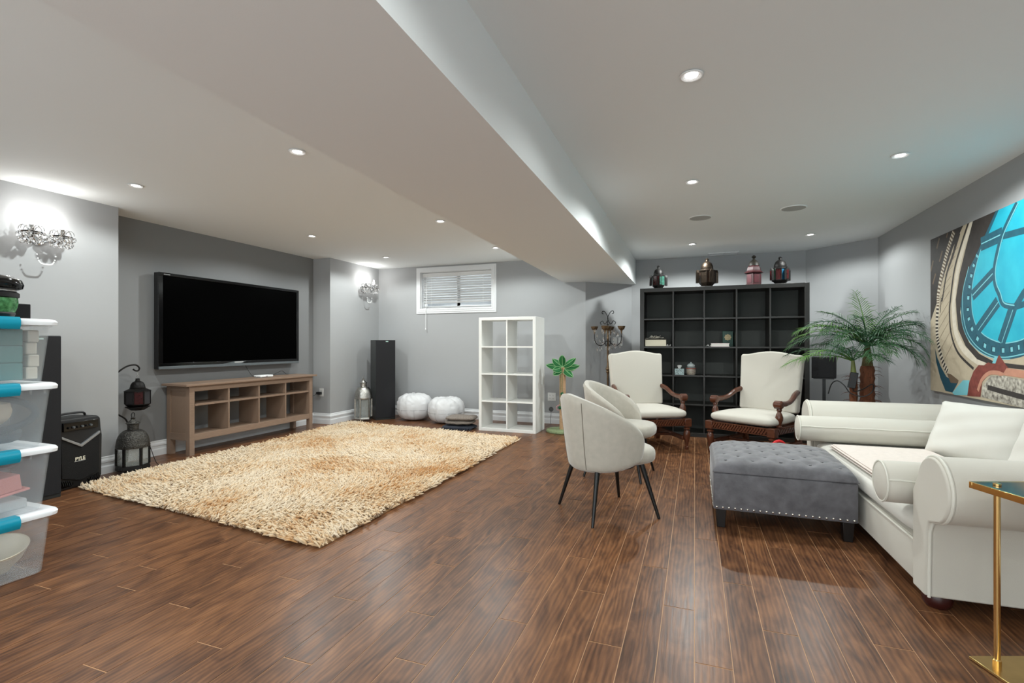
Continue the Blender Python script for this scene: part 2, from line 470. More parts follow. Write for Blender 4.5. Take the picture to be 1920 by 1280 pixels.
struct(MB().box(XN - .1, XL, YF, NY0, 0, CE).build('wall_left_near', G['wall'], smooth=0))
struct(MB().box(XN - .1, XL, NY1, YB + .14, 0, CE).build('wall_left_far', G['wall'], smooth=0))
struct(MB().box(XN - .1, XN, NY0, NY1, 0, CE).build('wall_niche', G['accent'], smooth=0))
WX0, WX1, WZ0, WZ1 = -4.088, -2.868, 1.70, 2.275
wb = MB()
wb.box(XL, WX0, YB, YB + .14, 0, CE).box(WX1, DL0[0], YB, YB + .14, 0, CE).box(WX0, WX1, YB, YB + .14, 0, WZ0).box(WX0, WX1, YB, YB + .14, WZ1, CE)
struct(wb.build('wall_back_left', G['wall'], smooth=0))
struct(MB().prism([DL0, DL1, (DL1[0] - .02, DL1[1] + .12), (DL0[0] - .12, DL0[1] + .14), (DL0[0] - .12, DL0[1] + .001)], 0, CE).build('wall_diagonal_left', G['wall'], smooth=0))
struct(MB().box(DL1[0] - .02, DR0[0] + .02, YR, YR + .12, 0, CE).build('wall_back_right', G['wall'], smooth=0))
struct(MB().prism([DR0, DR1, (DR1[0] + .1, DR1[1]), (DR1[0] + .1, DR1[1] + .1), (DR0[0] + .1, DR0[1] + .12), (DR0[0], DR0[1] + .12)], 0, CE).build('wall_diagonal_right', G['wall'], smooth=0))
struct(MB().box(XR, XR + .1, YF, DR1[1], 0, CE).build('wall_right', G['wall'], smooth=0))

BPROF = [(0, 0), (.018, 0), (.018, .062), (.012, .072), (.012, .098), (.019, .103), (.019, .118), (.008, .136), (.008, .146), (0, .152)]
def baseboard(name, p0, p1, ext0=0, ext1=0):
    # wall runs from p0 to p1 with the room on its right-hand side
    p0, p1 = Vector(p0), Vector(p1); d = (p1 - p0).normalized(); n = Vector((d.y, -d.x))
    b = MB(); v = []
    for e, (q, ex) in enumerate(((p0, ext0), (p1, ext1))):
        for t, z in BPROF:
            w = q + n * t + d * (ex * t * (-1 if e == 0 else 1))
            v.append((w.x, w.y, z))
    k = len(BPROF)
    b.add(v, [(i, (i + 1) % k, k + (i + 1) % k, k + i) for i in range(k)] + [tuple(range(k - 1, -1, -1)), tuple(range(k, 2 * k))])
    return struct(b.build(name, G['trim'], smooth=0))
baseboard('baseboard_left_near', (XL, YF), (XL, NY0), 0, 1)
baseboard('baseboard_niche_near', (XL, NY0), (XN, NY0), 1, -1)
baseboard('baseboard_niche', (XN, NY0), (XN, NY1), -1, -1)
baseboard('baseboard_niche_far', (XN, NY1), (XL, NY1), -1, 1)
baseboard('baseboard_left_far', (XL, NY1), (XL, YB), 1, -1)
baseboard('baseboard_back_left', (XL, YB), DL0, -1, .41)
baseboard('baseboard_diagonal_left', DL0, DL1, .41, -.41)
baseboard('baseboard_back_right', DL1, DR0, -.41, -.41)
baseboard('baseboard_diagonal_right', DR0, DR1, -.41, -.41)
baseboard('baseboard_right', DR1, (XR, YF), -.41, 0)

# ---- window: casing, pane frame, glass
win = thing('window_1', 'small high basement window with white casing on the grey back wall', None, ((WX0 + WX1) / 2, YB, 1.62)); struct(win)
hw = (WX1 - WX0) / 2; z0, z1 = WZ0 - 1.62, WZ1 - 1.62
cas = MB()
for a, t0, t1 in ((.075, 0, .016), (.048, .016, .024), (.018, .024, .03)):
    cas.box(-hw - a, -hw, -t1, -t0, z0 - a, z1 + a).box(hw, hw + a, -t1, -t0, z0 - a, z1 + a)
    cas.box(-hw, hw, -t1, -t0, z1, z1 + a).box(-hw, hw, -t1, -t0, z0 - a, z0)
cas.build('window_casing', G['trim'], win, 0)
rev = MB().box(-hw, -hw + .008, 0, .14, z0, z1).box(hw - .008, hw, 0, .14, z0, z1).box(-hw, hw, 0, .14, z1 - .008, z1).box(-hw, hw, 0, .14, z0, z0 + .008)
rev.build('window_reveal', G['trim'], win, 0)
fr = MB()
for x0, x1 in ((-hw + .008, .02), (-.02, hw - .008)):
    fr.box(x0, x0 + .04, .10, .13, z0 + .008, z1 - .008).box(x1 - .04, x1, .10, .13, z0 + .008, z1 - .008)
    fr.box(x0, x1, .10, .13, z0 + .008, z0 + .048).box(x0, x1, .10, .13, z1 - .048, z1 - .008)
fr.build('window_frame', G['trim'], win, 0)
MB().box(-hw + .045, -.018, .112, .118, z0 + .045, z1 - .045).build('pane', G['pane'], win, 0)
MB().box(.018, hw - .045, .112, .118, z0 + .045, z1 - .045).build('pane', G['pane'], win, 0)

well = MB()
well.box(WX0 - .25, WX1 + .25, YB + .62, YB + .66, 1.2, 2.40).box(WX0 - .29, WX0 - .25, YB + .14, YB + .66, 1.2, 2.40).box(WX1 + .25, WX1 + .29, YB + .14, YB + .66, 1.2, 2.40).box(WX0 - .25, WX1 + .25, YB + .14, YB + .62, 1.2, 1.24)
for k in range(9):
    well.tube([(WX0 - .25, YB + .617, 1.4 + k * .11), (WX1 + .25, YB + .617, 1.4 + k * .11)], .016, 8)
struct(well.build('window_well', mat('galvanised_well', srgb(226, 228, 230), .6, .0), smooth=40))

# ---- venetian blind hanging in the window
bd = thing('window_blind', 'white venetian blind with tilted slats hanging in the basement window', 'blind', ((WX0 + WX1) / 2, YB, 1.70))
H = WZ1 - WZ0
MB().box(-hw + .014, hw - .014, .012, .066, H - .075, H - .012).build('head_rail', G['blind'], bd, 0, .004)
sl = MB().obox((0, 0, 0), (2 * hw - .05, .05, .003), (math.radians(-28), 0, 0))
sme = sl.mesh('slat', G['blind'], 0)
nslat = 11
for k in range(nslat):
    z = H - .100 - k * .0375
    o = bpy.data.objects.new('slat', sme); COL.objects.link(o); o.parent = bd
    o.location = (0, .04, z); o.rotation_euler = (random.uniform(-.08, .05), random.uniform(-.004, .004) - (.003 if k > 7 else 0), 0)
for k in range(3):
    MB().obox((0, .04, .014 + k * .009), (2 * hw - .05, .05, .003), (-.05, .004 * k, 0)).build('slat', G['blind'], bd, 0)
MB().box(-hw + .03, hw - .03, .02, .062, .0005, .010).build('bottom_rail', G['blind'], bd, 0, .003)
for x in (-.43, .02, .46):
    MB().tube([(x, .013, H - .07), (x, .013, .012)], .0022, 5).build('ladder_cord', G['blind'], bd)
cd = MB()
cd.tube([(-hw + .10, .008, H - .05), (-hw + .10, -.002, .15), (-hw + .105, -.034, .02), (-hw + .105, -.037, -.30)], .004, 6)
cd.lathe([(.004, 0), (.009, -.012), (.008, -.03), (.0, -.034)], 8, (-hw + .105, -.037, -.30))
cd.build('pull_cord', G['blind'], bd)

# ---- recessed downlights
ring = MB().lathe([(.030, .004), (.036, -.003), (.046, -.006), (.052, -.003), (.052, .0)], 28).mesh('trim_ring', G['white_plastic'], 40)
lens = MB().lathe([(.0, -.0005), (.029, -.0005), (.029, .003), (0, .003)], 24).mesh('lens', G['lamp_lens'], 40)
def downlight(x, y, label, w=1.0):
    t = thing('recessed_downlight', label, 'ceiling light', (x, y, CE - .004), 0, 'recessed ceiling downlights')
    for n, me in (('trim_ring', ring), ('lens', lens)):
        o = bpy.data.objects.new(n, me); COL.objects.link(o); o.parent = t
    spot(x, y, w, t)
def spot(x, y, w, parent=None):
    ld = bpy.data.lights.new('downlight_lamp', 'SPOT')
    ld.energy = SPOT_W * w; ld.spot_size = math.radians(162); ld.spot_blend = .3; ld.shadow_soft_size = .028; ld.color = (.945, 1, .985)
    lo = bpy.data.objects.new('downlight_lamp', ld); COL.objects.link(lo)
    if parent is None: lo.location = (x, y, CE - .02)
    else:
        lo.parent = parent; lo.location = (0, 0, -.016)
for x, y, l in (
    (-2.385, 2.50, 'round recessed downlight beside the beam, nearest the camera on the television side'),
    (-4.07, 2.60, 'round recessed downlight nearest the left crystal sconce, above the plastic bins'),
    (-4.09, 4.51, 'round recessed downlight above the television, middle of the left row'),
    (-2.39, 4.41, 'round recessed downlight beside the beam above the rug centre'),
    (-2.39, 5.87, 'round recessed downlight beside the beam just in front of the window'),
    (-4.11, 5.98, 'round recessed downlight in the far left corner above the tower speaker'),
    (-0.015, 2.415, 'largest recessed downlight, nearest the camera right of the beam'),
    (-0.02, 4.0, 'recessed downlight above the velvet chairs, second from the camera right of the beam'),
    (1.255, 3.905, 'recessed downlight above the daybed near the clock picture'),
    (1.215, 6.38, 'starry bright recessed downlight above the potted palm corner'),
    (-0.035, 6.487, 'farthest recessed downlight, above the left lantern on the black shelf')):
    downlight(x, y, l, ((1.3 if x > 1 else 2.3) if y > 6.2 else 1.6 if y > 3 else .25) if x > -1 else 1.3)
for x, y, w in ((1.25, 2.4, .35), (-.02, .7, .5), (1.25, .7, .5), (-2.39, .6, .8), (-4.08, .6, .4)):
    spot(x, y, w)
# ---- ceiling speakers and vent
for x, y, l in ((.049, 5.175, 'round flush speaker grille in the ceiling, left of two'), (.839, 5.10, 'round flush speaker grille in the ceiling, right of two')):
    t = thing('ceiling_speaker', l, 'ceiling speaker', (x, y, CE - .006), 0, 'ceiling speakers')
    MB().lathe([(.0, .001), (.098, .001), (.098, .006), (0, .006)], 32).build('grille', G['vent_grille'], t)
    MB().lathe([(.098, .006), (.098, 0), (.104, .0), (.108, .006)], 32).build('rim', G['ceiling'], t)
t = thing('ceiling_vent', 'white rectangular air vent in the ceiling above the black shelf', 'vent', (.36, 7.30, CE - .012))
MB().box(-.19, .19, -.08, -.065, 0, .012).box(-.19, .19, .065, .08, 0, .012).box(-.19, -.17, -.065, .065, 0, .012).box(.17, .19, -.065, .065, 0, .012).box(-.008, .008, -.065, .065, 0, .012).build('frame', G['trim'], t, 0)
for k in range(6):
    MB().obox((0, -.054 + k * .0216, .006), (.34, .018, .002), (.5, 0, 0)).build('louver', G['trim'], t, 0)

# ================================================================ LEFT SIDE
# ---- shaggy rug
RC = [Vector((-4.542, 2.487, 0)), Vector((-1.956, 2.219, 0)), Vector((-1.952, 5.569, 0)), Vector((-4.66, 5.90, 0))]
def rugp(u, v):
    return (RC[0] * (1 - u) + RC[1] * u) * (1 - v) + (RC[3] * (1 - u) + RC[2] * u) * v
rug = thing('shag_rug', 'large cream and golden tan shag rug in front of the television', 'rug', (-3.27, 4.04, 0))
ro = Vector((-3.27, 4.04, 0))
rb = MB(); cs = [rugp(u, v) - ro for u, v in ((.006, .006), (.994, .006), (.994, .994), (.006, .994))]
rb.prism([(c.x, c.y) for c in cs], .0005, .010)
rb.build('backing', G['rug_back'], rug, 0)
NT = 52000
uv = rng.random((NT, 2))
B = (np.array(RC[0]) * ((1 - uv[:, :1]) * (1 - uv[:, 1:])) + np.array(RC[1]) * (uv[:, :1] * (1 - uv[:, 1:])) + np.array(RC[2]) * (uv[:, :1] * uv[:, 1:]) + np.array(RC[3]) * ((1 - uv[:, :1]) * uv[:, 1:])) - np.array(ro)
B[:, 2] = .008
# lie direction follows a slow swirl
ang = 2.2 * np.sin(B[:, 0] * 2.1 + 1.3) + 1.9 * np.cos(B[:, 1] * 1.7 + .4 * B[:, 0]) + rng.normal(0, .9, NT)
ln = rng.uniform(.042, .070, NT); lean = rng.uniform(.55, 1.2, NT)
D = np.stack([np.cos(ang) * np.sin(lean), np.sin(ang) * np.sin(lean), np.cos(lean)], 1)
S = np.stack([-np.sin(ang), np.cos(ang), np.zeros(NT)], 1)
T = np.cross(D, S)
w = rng.uniform(.0042, .0074, NT)[:, None]
mid = B + D * (ln * .55)[:, None]; D2 = D.copy(); D2[:, 2] *= .55
tip = mid + D2 * (ln * .5)[:, None]
tip[:, 2] = np.maximum(tip[:, 2], .012)
R3 = [(math.cos(a), math.sin(a)) for a in (PI / 2, PI * 7 / 6, PI * 11 / 6)]
vs = np.concatenate([np.stack([B + (S * c + T * s) * w * .8 for c, s in R3], 1), np.stack([mid + (S * c + T * s) * w * 1.15 for c, s in R3], 1), np.stack([tip + (S * c + T * s) * w * .55 for c, s in R3], 1)], 1)
fs = []
for a in (0, 3):
    for k in range(3):
        k2 = (k + 1) % 3
        fs.append((a + k, a + k2, a + 3 + k2, a + 3 + k))
quads = np.array(fs)[None] + (np.arange(NT) * 9)[:, None, None]
tris = (np.array([(6, 7, 8)])[None] + (np.arange(NT) * 9)[:, None, None]).reshape(-1, 3)
quads = quads.reshape(-1, 4)
me = bpy.data.meshes.new('pile')
me.vertices.add(NT * 9); me.vertices.foreach_set('co', vs.reshape(-1).astype(np.float32))
loops = np.concatenate([quads.reshape(-1), tris.reshape(-1)])
me.loops.add(len(loops)); me.loops.foreach_set('vertex_index', loops.astype(np.int32))
st = np.concatenate([np.arange(len(quads)) * 4, len(quads) * 4 + np.arange(len(tris)) * 3])
me.polygons.add(len(st)); me.polygons.foreach_set('loop_start', st.astype(np.int32))
tn = me.attributes.new('tone', 'FLOAT', 'POINT'); tn.data.foreach_set('value', np.repeat(rng.random(NT) ** 1.5, 9).astype(np.float32))
me.update(calc_edges=True); me.shade_smooth(); me.materials.append(G['rug'])
po = bpy.data.objects.new('pile', me); COL.objects.link(po); po.parent = rug
tag(po, kind='stuff')

# ---- television console
CY0, CY1, CX0, CX1 = 3.60, 5.33, -5.160, -4.825
con = thing('tv_console', 'grey brown wooden console with eight open cubbies below the television', 'console', ((CX0 + CX1) / 2, (CY0 + CY1) / 2, 0))
hx, hy = (CX1 - CX0) / 2, (CY1 - CY0) / 2
w_ = G['grey_oak']
MB().box(-hx, hx + .03, -hy - .055, hy + .055, .712, .735).build('top', w_, con, 0, .003)
for sx in (-1, 1):
    for sy in (-1, 1):
        MB().box(*sorted((sx * hx, sx * (hx - .055))), *sorted((sy * hy, sy * (hy - .055))), 0, .712).build('leg', w_, con, 0, .002)
for sy in (-1, 1):
    y = sy * (hy - .022)
    MB().box(-hx + .055, hx - .055, y - .012, y + .012, .17, .712).build('side_panel', w_, con, 0)
    MB().box(-hx + .055, hx - .055, *sorted((sy * hy - sy * .002, sy * (hy - .014))), .155, .225).build('side_rail', w_, con, 0, .002)
    MB().box(-hx + .055, hx - .055, *sorted((sy * hy - sy * .002, sy * (hy - .014))), .66, .712).build('side_rail', w_, con, 0, .002)
MB().box(hx - .022, hx - .002, -hy + .055, hy - .055, .655, .712).build('front_rail', w_, con, 0, .002)
MB().box(hx - .022, hx - .002, -hy + .055, hy - .055, .150, .215).build('front_rail', w_, con, 0, .002)
MB().box(-hx + .02, hx - .022, -hy + .055, hy - .055, .19, .208).build('bottom_shelf', w_, con, 0)
for k in range(4):
    a = -hy + .055 + (2 * hy - .11) * k / 4; b = a + (2 * hy - .11) / 4
    MB().box(-hx + .05, hx - .006, a + .009, b - .009, .505, .525).build('middle_shelf', w_, con, 0)
for k in range(1, 4):
    y = -hy + .055 + (2 * hy - .11) * k / 4
    MB().box(-hx + .02, hx - .004, y - .009, y + .009, .208, .665).build('divider', w_, con, 0, .002)

# ---- television
TY0, TY1, TZ0, TZ1, TX = 3.46, 5.345, .885, 1.872, -5.082
tv = thing('television', 'large black flat screen television mounted on the dark grey niche wall', 'television', (TX, (TY0 + TY1) / 2, TZ0))
ty, th = (TY1 - TY0) / 2, TZ1 - TZ0
MB().box(-.065, 0, -ty, ty, .0, th).build('body', G['black_plastic'], tv, 0, .006)
MB().box(-.101, -.065, -.32, .32, .25, .75).build('wall_bracket', G['iron'], tv, 0)
for n, b in (('bezel', (-ty, ty, th - .030, th)), ('bezel', (-ty, ty, .030, .062))):
    MB().box(.0, .010, *b).build(n, G['black_gloss'], tv, 0, .002)
for s in (-1, 1):
    MB().box(.0, .010, *sorted((s * ty, s * (ty - .042))), .062, th - .030).build('bezel', G['black_gloss'], tv, 0, .002)
MB().box(.0, .014, -ty, ty, .0, .030).build('speaker_strip', G['grey_plastic'], tv, 0, .003)
MB().box(.0, .004, -ty + .042, ty - .042, .062, th - .030).build('screen', G['screen'], tv, 0)
lg = MB(); lg.box(.010, .0112, -.065, .055, .041, .051)
lg.build('front_logo', G['silver_logo'], tv, 0)
MB().box(.010, .0112, -ty + .05, -ty + .115, th - .022, th - .012).build('corner_badge', mat('grey_badge', srgb(120, 122, 122), .4), tv, 0)
MB().prism([(-.22, .032), (-.05, .057), (.10, .057), (.02, .032)], .010, .0106, 'x').build('trim_accent', G['grey_plastic'], tv, 0)

# ---- white box on console, cable
bx = thing('router_box', 'small white media box lying on the console below the television', 'router', (-4.97, 4.66, .735), .03)
MB().box(-.055, .055, -.10, .10, .004, .030).build('case', G['white_plastic'], bx, 0, .008, 3)
MB().box(.052, .056, -.02, .01, .013, .020).build('indicator', G['slot'], bx, 0)
for sx in (-.03, .03):
    for sy in (-.07, .07): MB().lathe([(.006, 0), (.006, .005)], 8, (sx, sy, 0)).build('foot', G['slot'], bx, 0)
tag(MB().tube(spline([(-5.10, 4.50, .91), (-5.06, 4.495, .86), (-5.02, 4.51, .79), (-5.0, 4.535, .753), (-4.985, 4.556, .752)]), .0032, 6).build('black_cable', G['black_satin']), 'thin black cable dropping from the television to the white box', 'cable')
tag(MB().tube(spline([(-5.04, 4.78, .742), (-5.08, 4.9, .748), (-5.09, 5.0, .775), (-5.10, 5.08, .79), (-5.11, 5.16, .745), (-5.13, 5.22, .739)]), .0028, 6).build('black_cable', G['black_satin']), 'thin black cable curling on the far end of the console', 'cable')

# ---- outlets and switches
def plate(name, label, cat, loc, rz, w=.072, h=.116, gangs=1, kind='duplex'):
    t = thing(name, label, cat, loc, rz)           # modelled facing -Y
    MB().box(-w / 2, w / 2, -.007, -.0005, -h / 2, h / 2).build('cover_plate', G['outlet'], t, 0, .003)
    for g in range(gangs):
        x = (g - (gangs - 1) / 2) * .046
        if kind == 'duplex':
            for s in (-1, 1):
                o = MB().box(x - .016, x + .016, -.009, -.007, s * .022 - .014, s * .022 + .014).build('socket', G['outlet'], t, 0, .003)
                MB().box(x - .008, x - .005, -.0096, -.009, s * .022 - .004, s * .022 + .007).box(x + .005, x + .008, -.0096, -.009, s * .022 - .004, s * .022 + .007).box(x - .002, x + .002, -.0096, -.009, s * .022 - .011, s * .022 - .007).build('slot', G['slot'], o, 0)
        else:
            MB().box(x - .013, x + .013, -.010, -.007, -.03, .03).build('rocker', G['outlet'], t, 0, .002)
    return t
plate('wall_outlet', 'white wall outlet in the niche side right of the console', 'outlet', (-5.035, NY1, .45), 0)
pg = thing('power_adapter', 'black power adapter plugged into the outlet beside the console', 'adapter', (-5.045, NY1 - .0105, .44))
MB().box(-.045, .025, -.045, 0, -.018, .018).build('adapter_body', G['black_plastic'], pg, 0, .004)
MB().tube(spline([(-.045, -.022, 0), (-.06, -.03, -.01), (-.075, -.035, -.03), (-.10, -.04, -.04)]), .003, 6).build('adapter_cord', G['black_satin'], pg)
plate('wall_outlet', 'double white wall outlet behind the toy palm post', 'outlet', (-1.935, YB, .385), 0, .118, .118, 2)
cp = thing('cable_port', 'small dark round cable port low on the back wall', 'cable port', (-1.945, YB, .205))
MB().lathe([(.0, -.004), (.006, -.014), (.024, -.012), (.033, -.006), (.035, 0)], 20, axis='y').build('cover', mat('grey_port', srgb(86, 86, 86), .5), cp)
MB().tube(spline([(0, -.012, -.004), (.004, -.022, -.06), (-.002, -.03, -.14), (.0, -.04, -.2)]), .003, 6).build('cable', G['grey_plastic'], cp)
rzd = math.radians(45)
dl = Vector((DL1[0] - DL0[0], DL1[1] - DL0[1])).normalized()
for k, (s, lab) in enumerate(((.50, 'white light switch plate on the slanted wall, nearest the candelabra'), (.60, 'white light switch plate on the slanted wall, beside the black shelf'))):
    plate('light_switch', lab, 'switch', (DL0[0] + dl.x * s, DL0[1] + dl.y * s, 1.18), rzd, .072, .118, 1, 'rocker')
hk = thing('wall_hook', 'small brown hook on the back wall seen through the white shelf', 'hook', (-2.56, YB, 1.275))
MB().box(-.010, .010, -.012, -.0005, -.055, .05).build('plate', mat('brown_metal', srgb(110, 98, 80), .5), hk, 0, .004)
MB().tube(spline([(0, -.012, .0), (.0, -.03, -.02), (.004, -.03, -.045), (.006, -.018, -.06)]), .004, 6).build('hook_prong', G['iron'], hk)

# ---- crystal sconces
def teardrop():
    return MB().lathe([(0, .018), (.006, .012), (.014, -.004), (.010, -.018), (0, -.027)], 6).mesh('crystal', G['crystal'], 0)
drop_me = teardrop()
bead_me = None
def sconce(label, y, z):
    t = thing('crystal_sconce', label, 'sconce', (XL, y, z), 0, 'crystal wall sconces')
    MB().lathe([(0, .0005), (.055, .0005), (.055, .01), (.04, .018), (.018, .024), (0, .026)], 24, axis='x').build('backplate', G['chrome'], t)
    for s in (-1, 1):
        arm = MB().tube(bez((.02, 0, -.01), (.08, s * .01, -.05), (.12, s * .07, -.05), (.125, s * .098, .0)), .006, 8).build('arm', G['chrome'], t)
        c = (.125, s * .098, 0)
        MB().lathe([(.006, -.005), (.02, .002), (.060, .008), (.068, .017), (.064, .019), (.02, .010), (.0, .010)], 20, c).build('bobeche', G['glass'], t)
        MB().lathe([(.016, .010), (.016, .070), (.013, .074), (0, .075)], 14, c).build('candle_sleeve', G['chrome'], t)
        MB().lathe([(.006, .075), (.012, .085), (.015, .10), (.010, .125), (.003, .148), (0, .15)], 12, c).build('bulb', G['bulb'], t)
        ps = MB()
        for k in range(8):
            a = 2 * PI * k / 8 + .2
            d = Vector((math.cos(a), math.sin(a), 0)); b0 = Vector(c)
            ps.tube(bez(b0 + d * .018 + V(0, 0, .015), b0 + d * .022 + V(0, 0, .075), b0 + d * .070 + V(0, 0, .085), b0 + d * .074 + V(0, 0, .03), 8), .0022, 5)
            for q, (rr, zz, sc) in enumerate(((.074, .0, 1.15), (.055, -.036, 1.5))):
                o = bpy.data.objects.new('crystal', drop_me); COL.objects.link(o); o.parent = t
                o.location = b0 + Vector((math.cos(a + .35 * q), math.sin(a + .35 * q), 0)) * rr + V(0, 0, zz)
                o.rotation_euler = (random.uniform(-.3, .3), random.uniform(-.3, .3), a); o.scale = (sc, sc, sc)
        ps.build('petal_wire', G['chrome'], t)
        lp = bpy.data.lights.new('sconce_lamp', 'POINT'); lp.energy = SCONCE_W; lp.shadow_soft_size = .012; lp.color = (1, .99, .96)
        lo = bpy.data.objects.new('sconce_lamp', lp); COL.objects.link(lo); lo.parent = t; lo.location = (c[0] + .0, c[1], .17)
    bc = MB()
    for k in range(23):
        u = -1 + 2 * k / 22
        bc.ball((.115, u * .066, -.055 - .165 * (1 - u ** 4) ** .5), .0062, 8, 5)
    tag(bc.build('bead_chain', G['bead'], t), kind='stuff')
    return t
sconce('crystal two-light wall sconce with bead garland above the plastic bins', 2.385, 1.985)
sconce('crystal two-light wall sconce in the far corner above the tower speaker', 6.50, 2.01)

# ---- lanterns
def ngon(r, n, ph=0):
    return [(r * math.cos(2 * PI * k / n + ph), r * math.sin(2 * PI * k / n + ph)) for k in range(n)]
def glazed_lantern(name, label, loc, rz, R, Hb, Hg, Hd, metal, dome, sides=6, neck=.35, loop=True, wheels=True, glass='lantern_glass', group=None):
    # base Hb, glass height Hg, dome height Hd
    t = thing(name, label, 'lantern', loc, rz, group)
    f0 = .022 if wheels else 0
    if wheels:
        for k in range(3):
            a = 2 * PI * k / 3 + .5
            MB().ball((R * .8 * math.cos(a), R * .8 * math.sin(a), .0125), .0125, 8, 6).build('foot', metal, t)
    MB().lathe([(R * 1.0, f0), (R * 1.05, f0 + .01), (R * 1.0, f0 + Hb), (0, f0 + Hb)], sides, ph=PI / sides).build('base', metal, t, 20)
    zg = f0 + Hb
    for k in range(sides):
        a = 2 * PI * (k + .5) / sides
        MB().obox((R * .97 * math.cos(a), R * .97 * math.sin(a), zg + Hg / 2), (.018, .018, Hg), (0, 0, a)).build('post', metal, t, 0)
        a2 = 2 * PI * k / sides; ap = R * .94 * math.cos(PI / sides); wd = 2 * R * .94 * math.sin(PI / sides) - .014
        MB().obox((ap * math.cos(a2), ap * math.sin(a2), zg + Hg / 2), (.003, wd, Hg - .006), (0, 0, a2)).build('glass_pane', G[glass], t, 0)
    zd = zg + Hg
    prof = [(R * 1.02, zd), (R * 1.05, zd + .012), (R * 1.02, zd + .03)]
    for i in range(1, 9):
        u = i / 8; prof.append((R * (neck + (1 - neck) * math.cos(u * PI / 2)), zd + .03 + Hd * math.sin(u * PI / 2)))
    MB().lathe(prof, sides * 3, ph=PI / sides).build('dome', dome, t, 40)
    zn = zd + .03 + Hd
    nk = R * neck
    MB().lathe([(nk, zn - .004), (nk * 1.02, zn + .05), (nk * 1.35, zn + .056), (nk * .5, zn + .085), (nk * .35, zn + .095), (nk * .45, zn + .105), (0, zn + .118)], sides * 2, ph=PI / sides).build('cap', dome, t, 25)
    if loop:
        MB().tube([(0, .022 * math.cos(a), zn + .13 + .022 * math.sin(a)) for a in [2 * PI * i / 14 for i in range(14)]], .003, 6, closed=True).build('ring', metal, t)
    return t, zn + .118
gl, _ = glazed_lantern('floor_lantern', 'dark embossed metal dome lantern with clear glass standing on the floor beside the console', (-4.725, 2.995, 0), .45, .122, .045, .155, .125, G['iron'], G['pierced'])
MB().tube(spline([(.10, .08, .20), (.12, .10, .10), (.13, .14, .03), (.16, .22, .006), (.20, .27, .006), (.22, .22, .006), (.17, .17, .006)]), .003, 6).build('power_cord', G['black_satin'], gl)
glazed_lantern('floor_lantern', 'tall silver metal dome lantern with glass panes beside the tower speaker', (-4.66, 6.20, 0), .3, .125, .035, .27, .15, G['silver'], G['silver'], 6, .38)

# curved hook stand with hanging lantern (in the niche)
hs = thing('lantern_hook_stand', 'black wrought iron curved hook stand behind the floor lantern in the niche', 'stand', (-5.03, 3.135, 0))
MB().lathe([(.085, 0), (.085, .008), (.03, .014), (0, .014)], 24).build('base', G['iron'], hs)
MB().tube(spline([(0, 0, .012), (.02, .0, .25), (.03, -.02, .42), (.02, -.10, .50), (.0, -.185, .60), (-.01, -.195, .70), (.0, -.13, .83), (.02, -.03, .925), (.035, .05, .945), (.04, .085, .915), (.04, .075, .89), (.04, .05, .89), (.04, .03, .905)], 6), .0075, 8).build('curved_rod', G['iron'], hs)
hl = thing('hanging_lantern', 'black metal lantern with dark red glass hanging from the curved hook', 'lantern', (-4.99, 3.205, .515), .3)
MB().lathe([(.055, .0), (.095, .028), (.104, .030), (.104, .032)], 8, ph=PI / 8).build('bottom_skirt', G['iron'], hl, 20)
MB().lathe([(.0, .028), (.075, .030), (.105, .055), (.105, .06), (0, .06)], 8, ph=PI / 8).build('base', G['iron'], hl, 20)
for k in range(8):
    a = 2 * PI * (k + .5) / 8; a2 = 2 * PI * k / 8; R = .105
    MB().obox((R * .97 * math.cos(a), R * .97 * math.sin(a), .12), (.010, .010, .12), (0, 0, a)).build('post', G['iron'], hl, 0)
    MB().obox((R * .9 * math.cos(a2), R * .9 * math.sin(a2), .12), (.003, .066, .118), (0, 0, a2)).build('glass_pane', G['red_glass'] if k % 2 else mat('smoky_pane', srgb(40, 38, 40), .15), hl, 0)
MB().lathe([(.106, .178), (.106, .184), (.062, .205), (.064, .212), (.060, .215), (.056, .24), (.042, .264), (.020, .276), (.016, .296), (.018, .300), (0, .302)], 24).build('dome', G['iron'], hl, 30)
MB().tube([(.0, -.014, .30), (0, -.014, .326), (0, .014, .326), (0, .014, .30)], .0025, 6).tube([(0, 0, .326), (.0, 0, .372)], .003, 6).build('hanger', G['silver'], hl)

# ---- tower speakers
def tower(label, loc, rz):
    t = thing('tower_speaker', label, 'speaker', loc, rz, 'tower speakers')   # facing -Y, origin bottom front centre
    MB().box(-.15, .15, .012, .32, 0, 1.205).build('cabinet', G['black_vinyl'], t, 0, .003)
    MB().box(-.146, .146, 0, .012, .03, 1.20).build('grille', G['black_cloth'], t, 0, .003)
    MB().box(.0, .038, -.002, 0, 1.176, 1.188).build('badge', mat('mint_badge', srgb(176, 206, 196), .4), t, 0)
    return t
tower('tall black tower speaker standing in the far left corner', (-4.385, 6.375, 0), face_dir(.766, -.643))
tower('tall black tower speaker mostly hidden behind the stacked plastic bins', (-4.45, 2.17, 0), face_dir(1, 0))

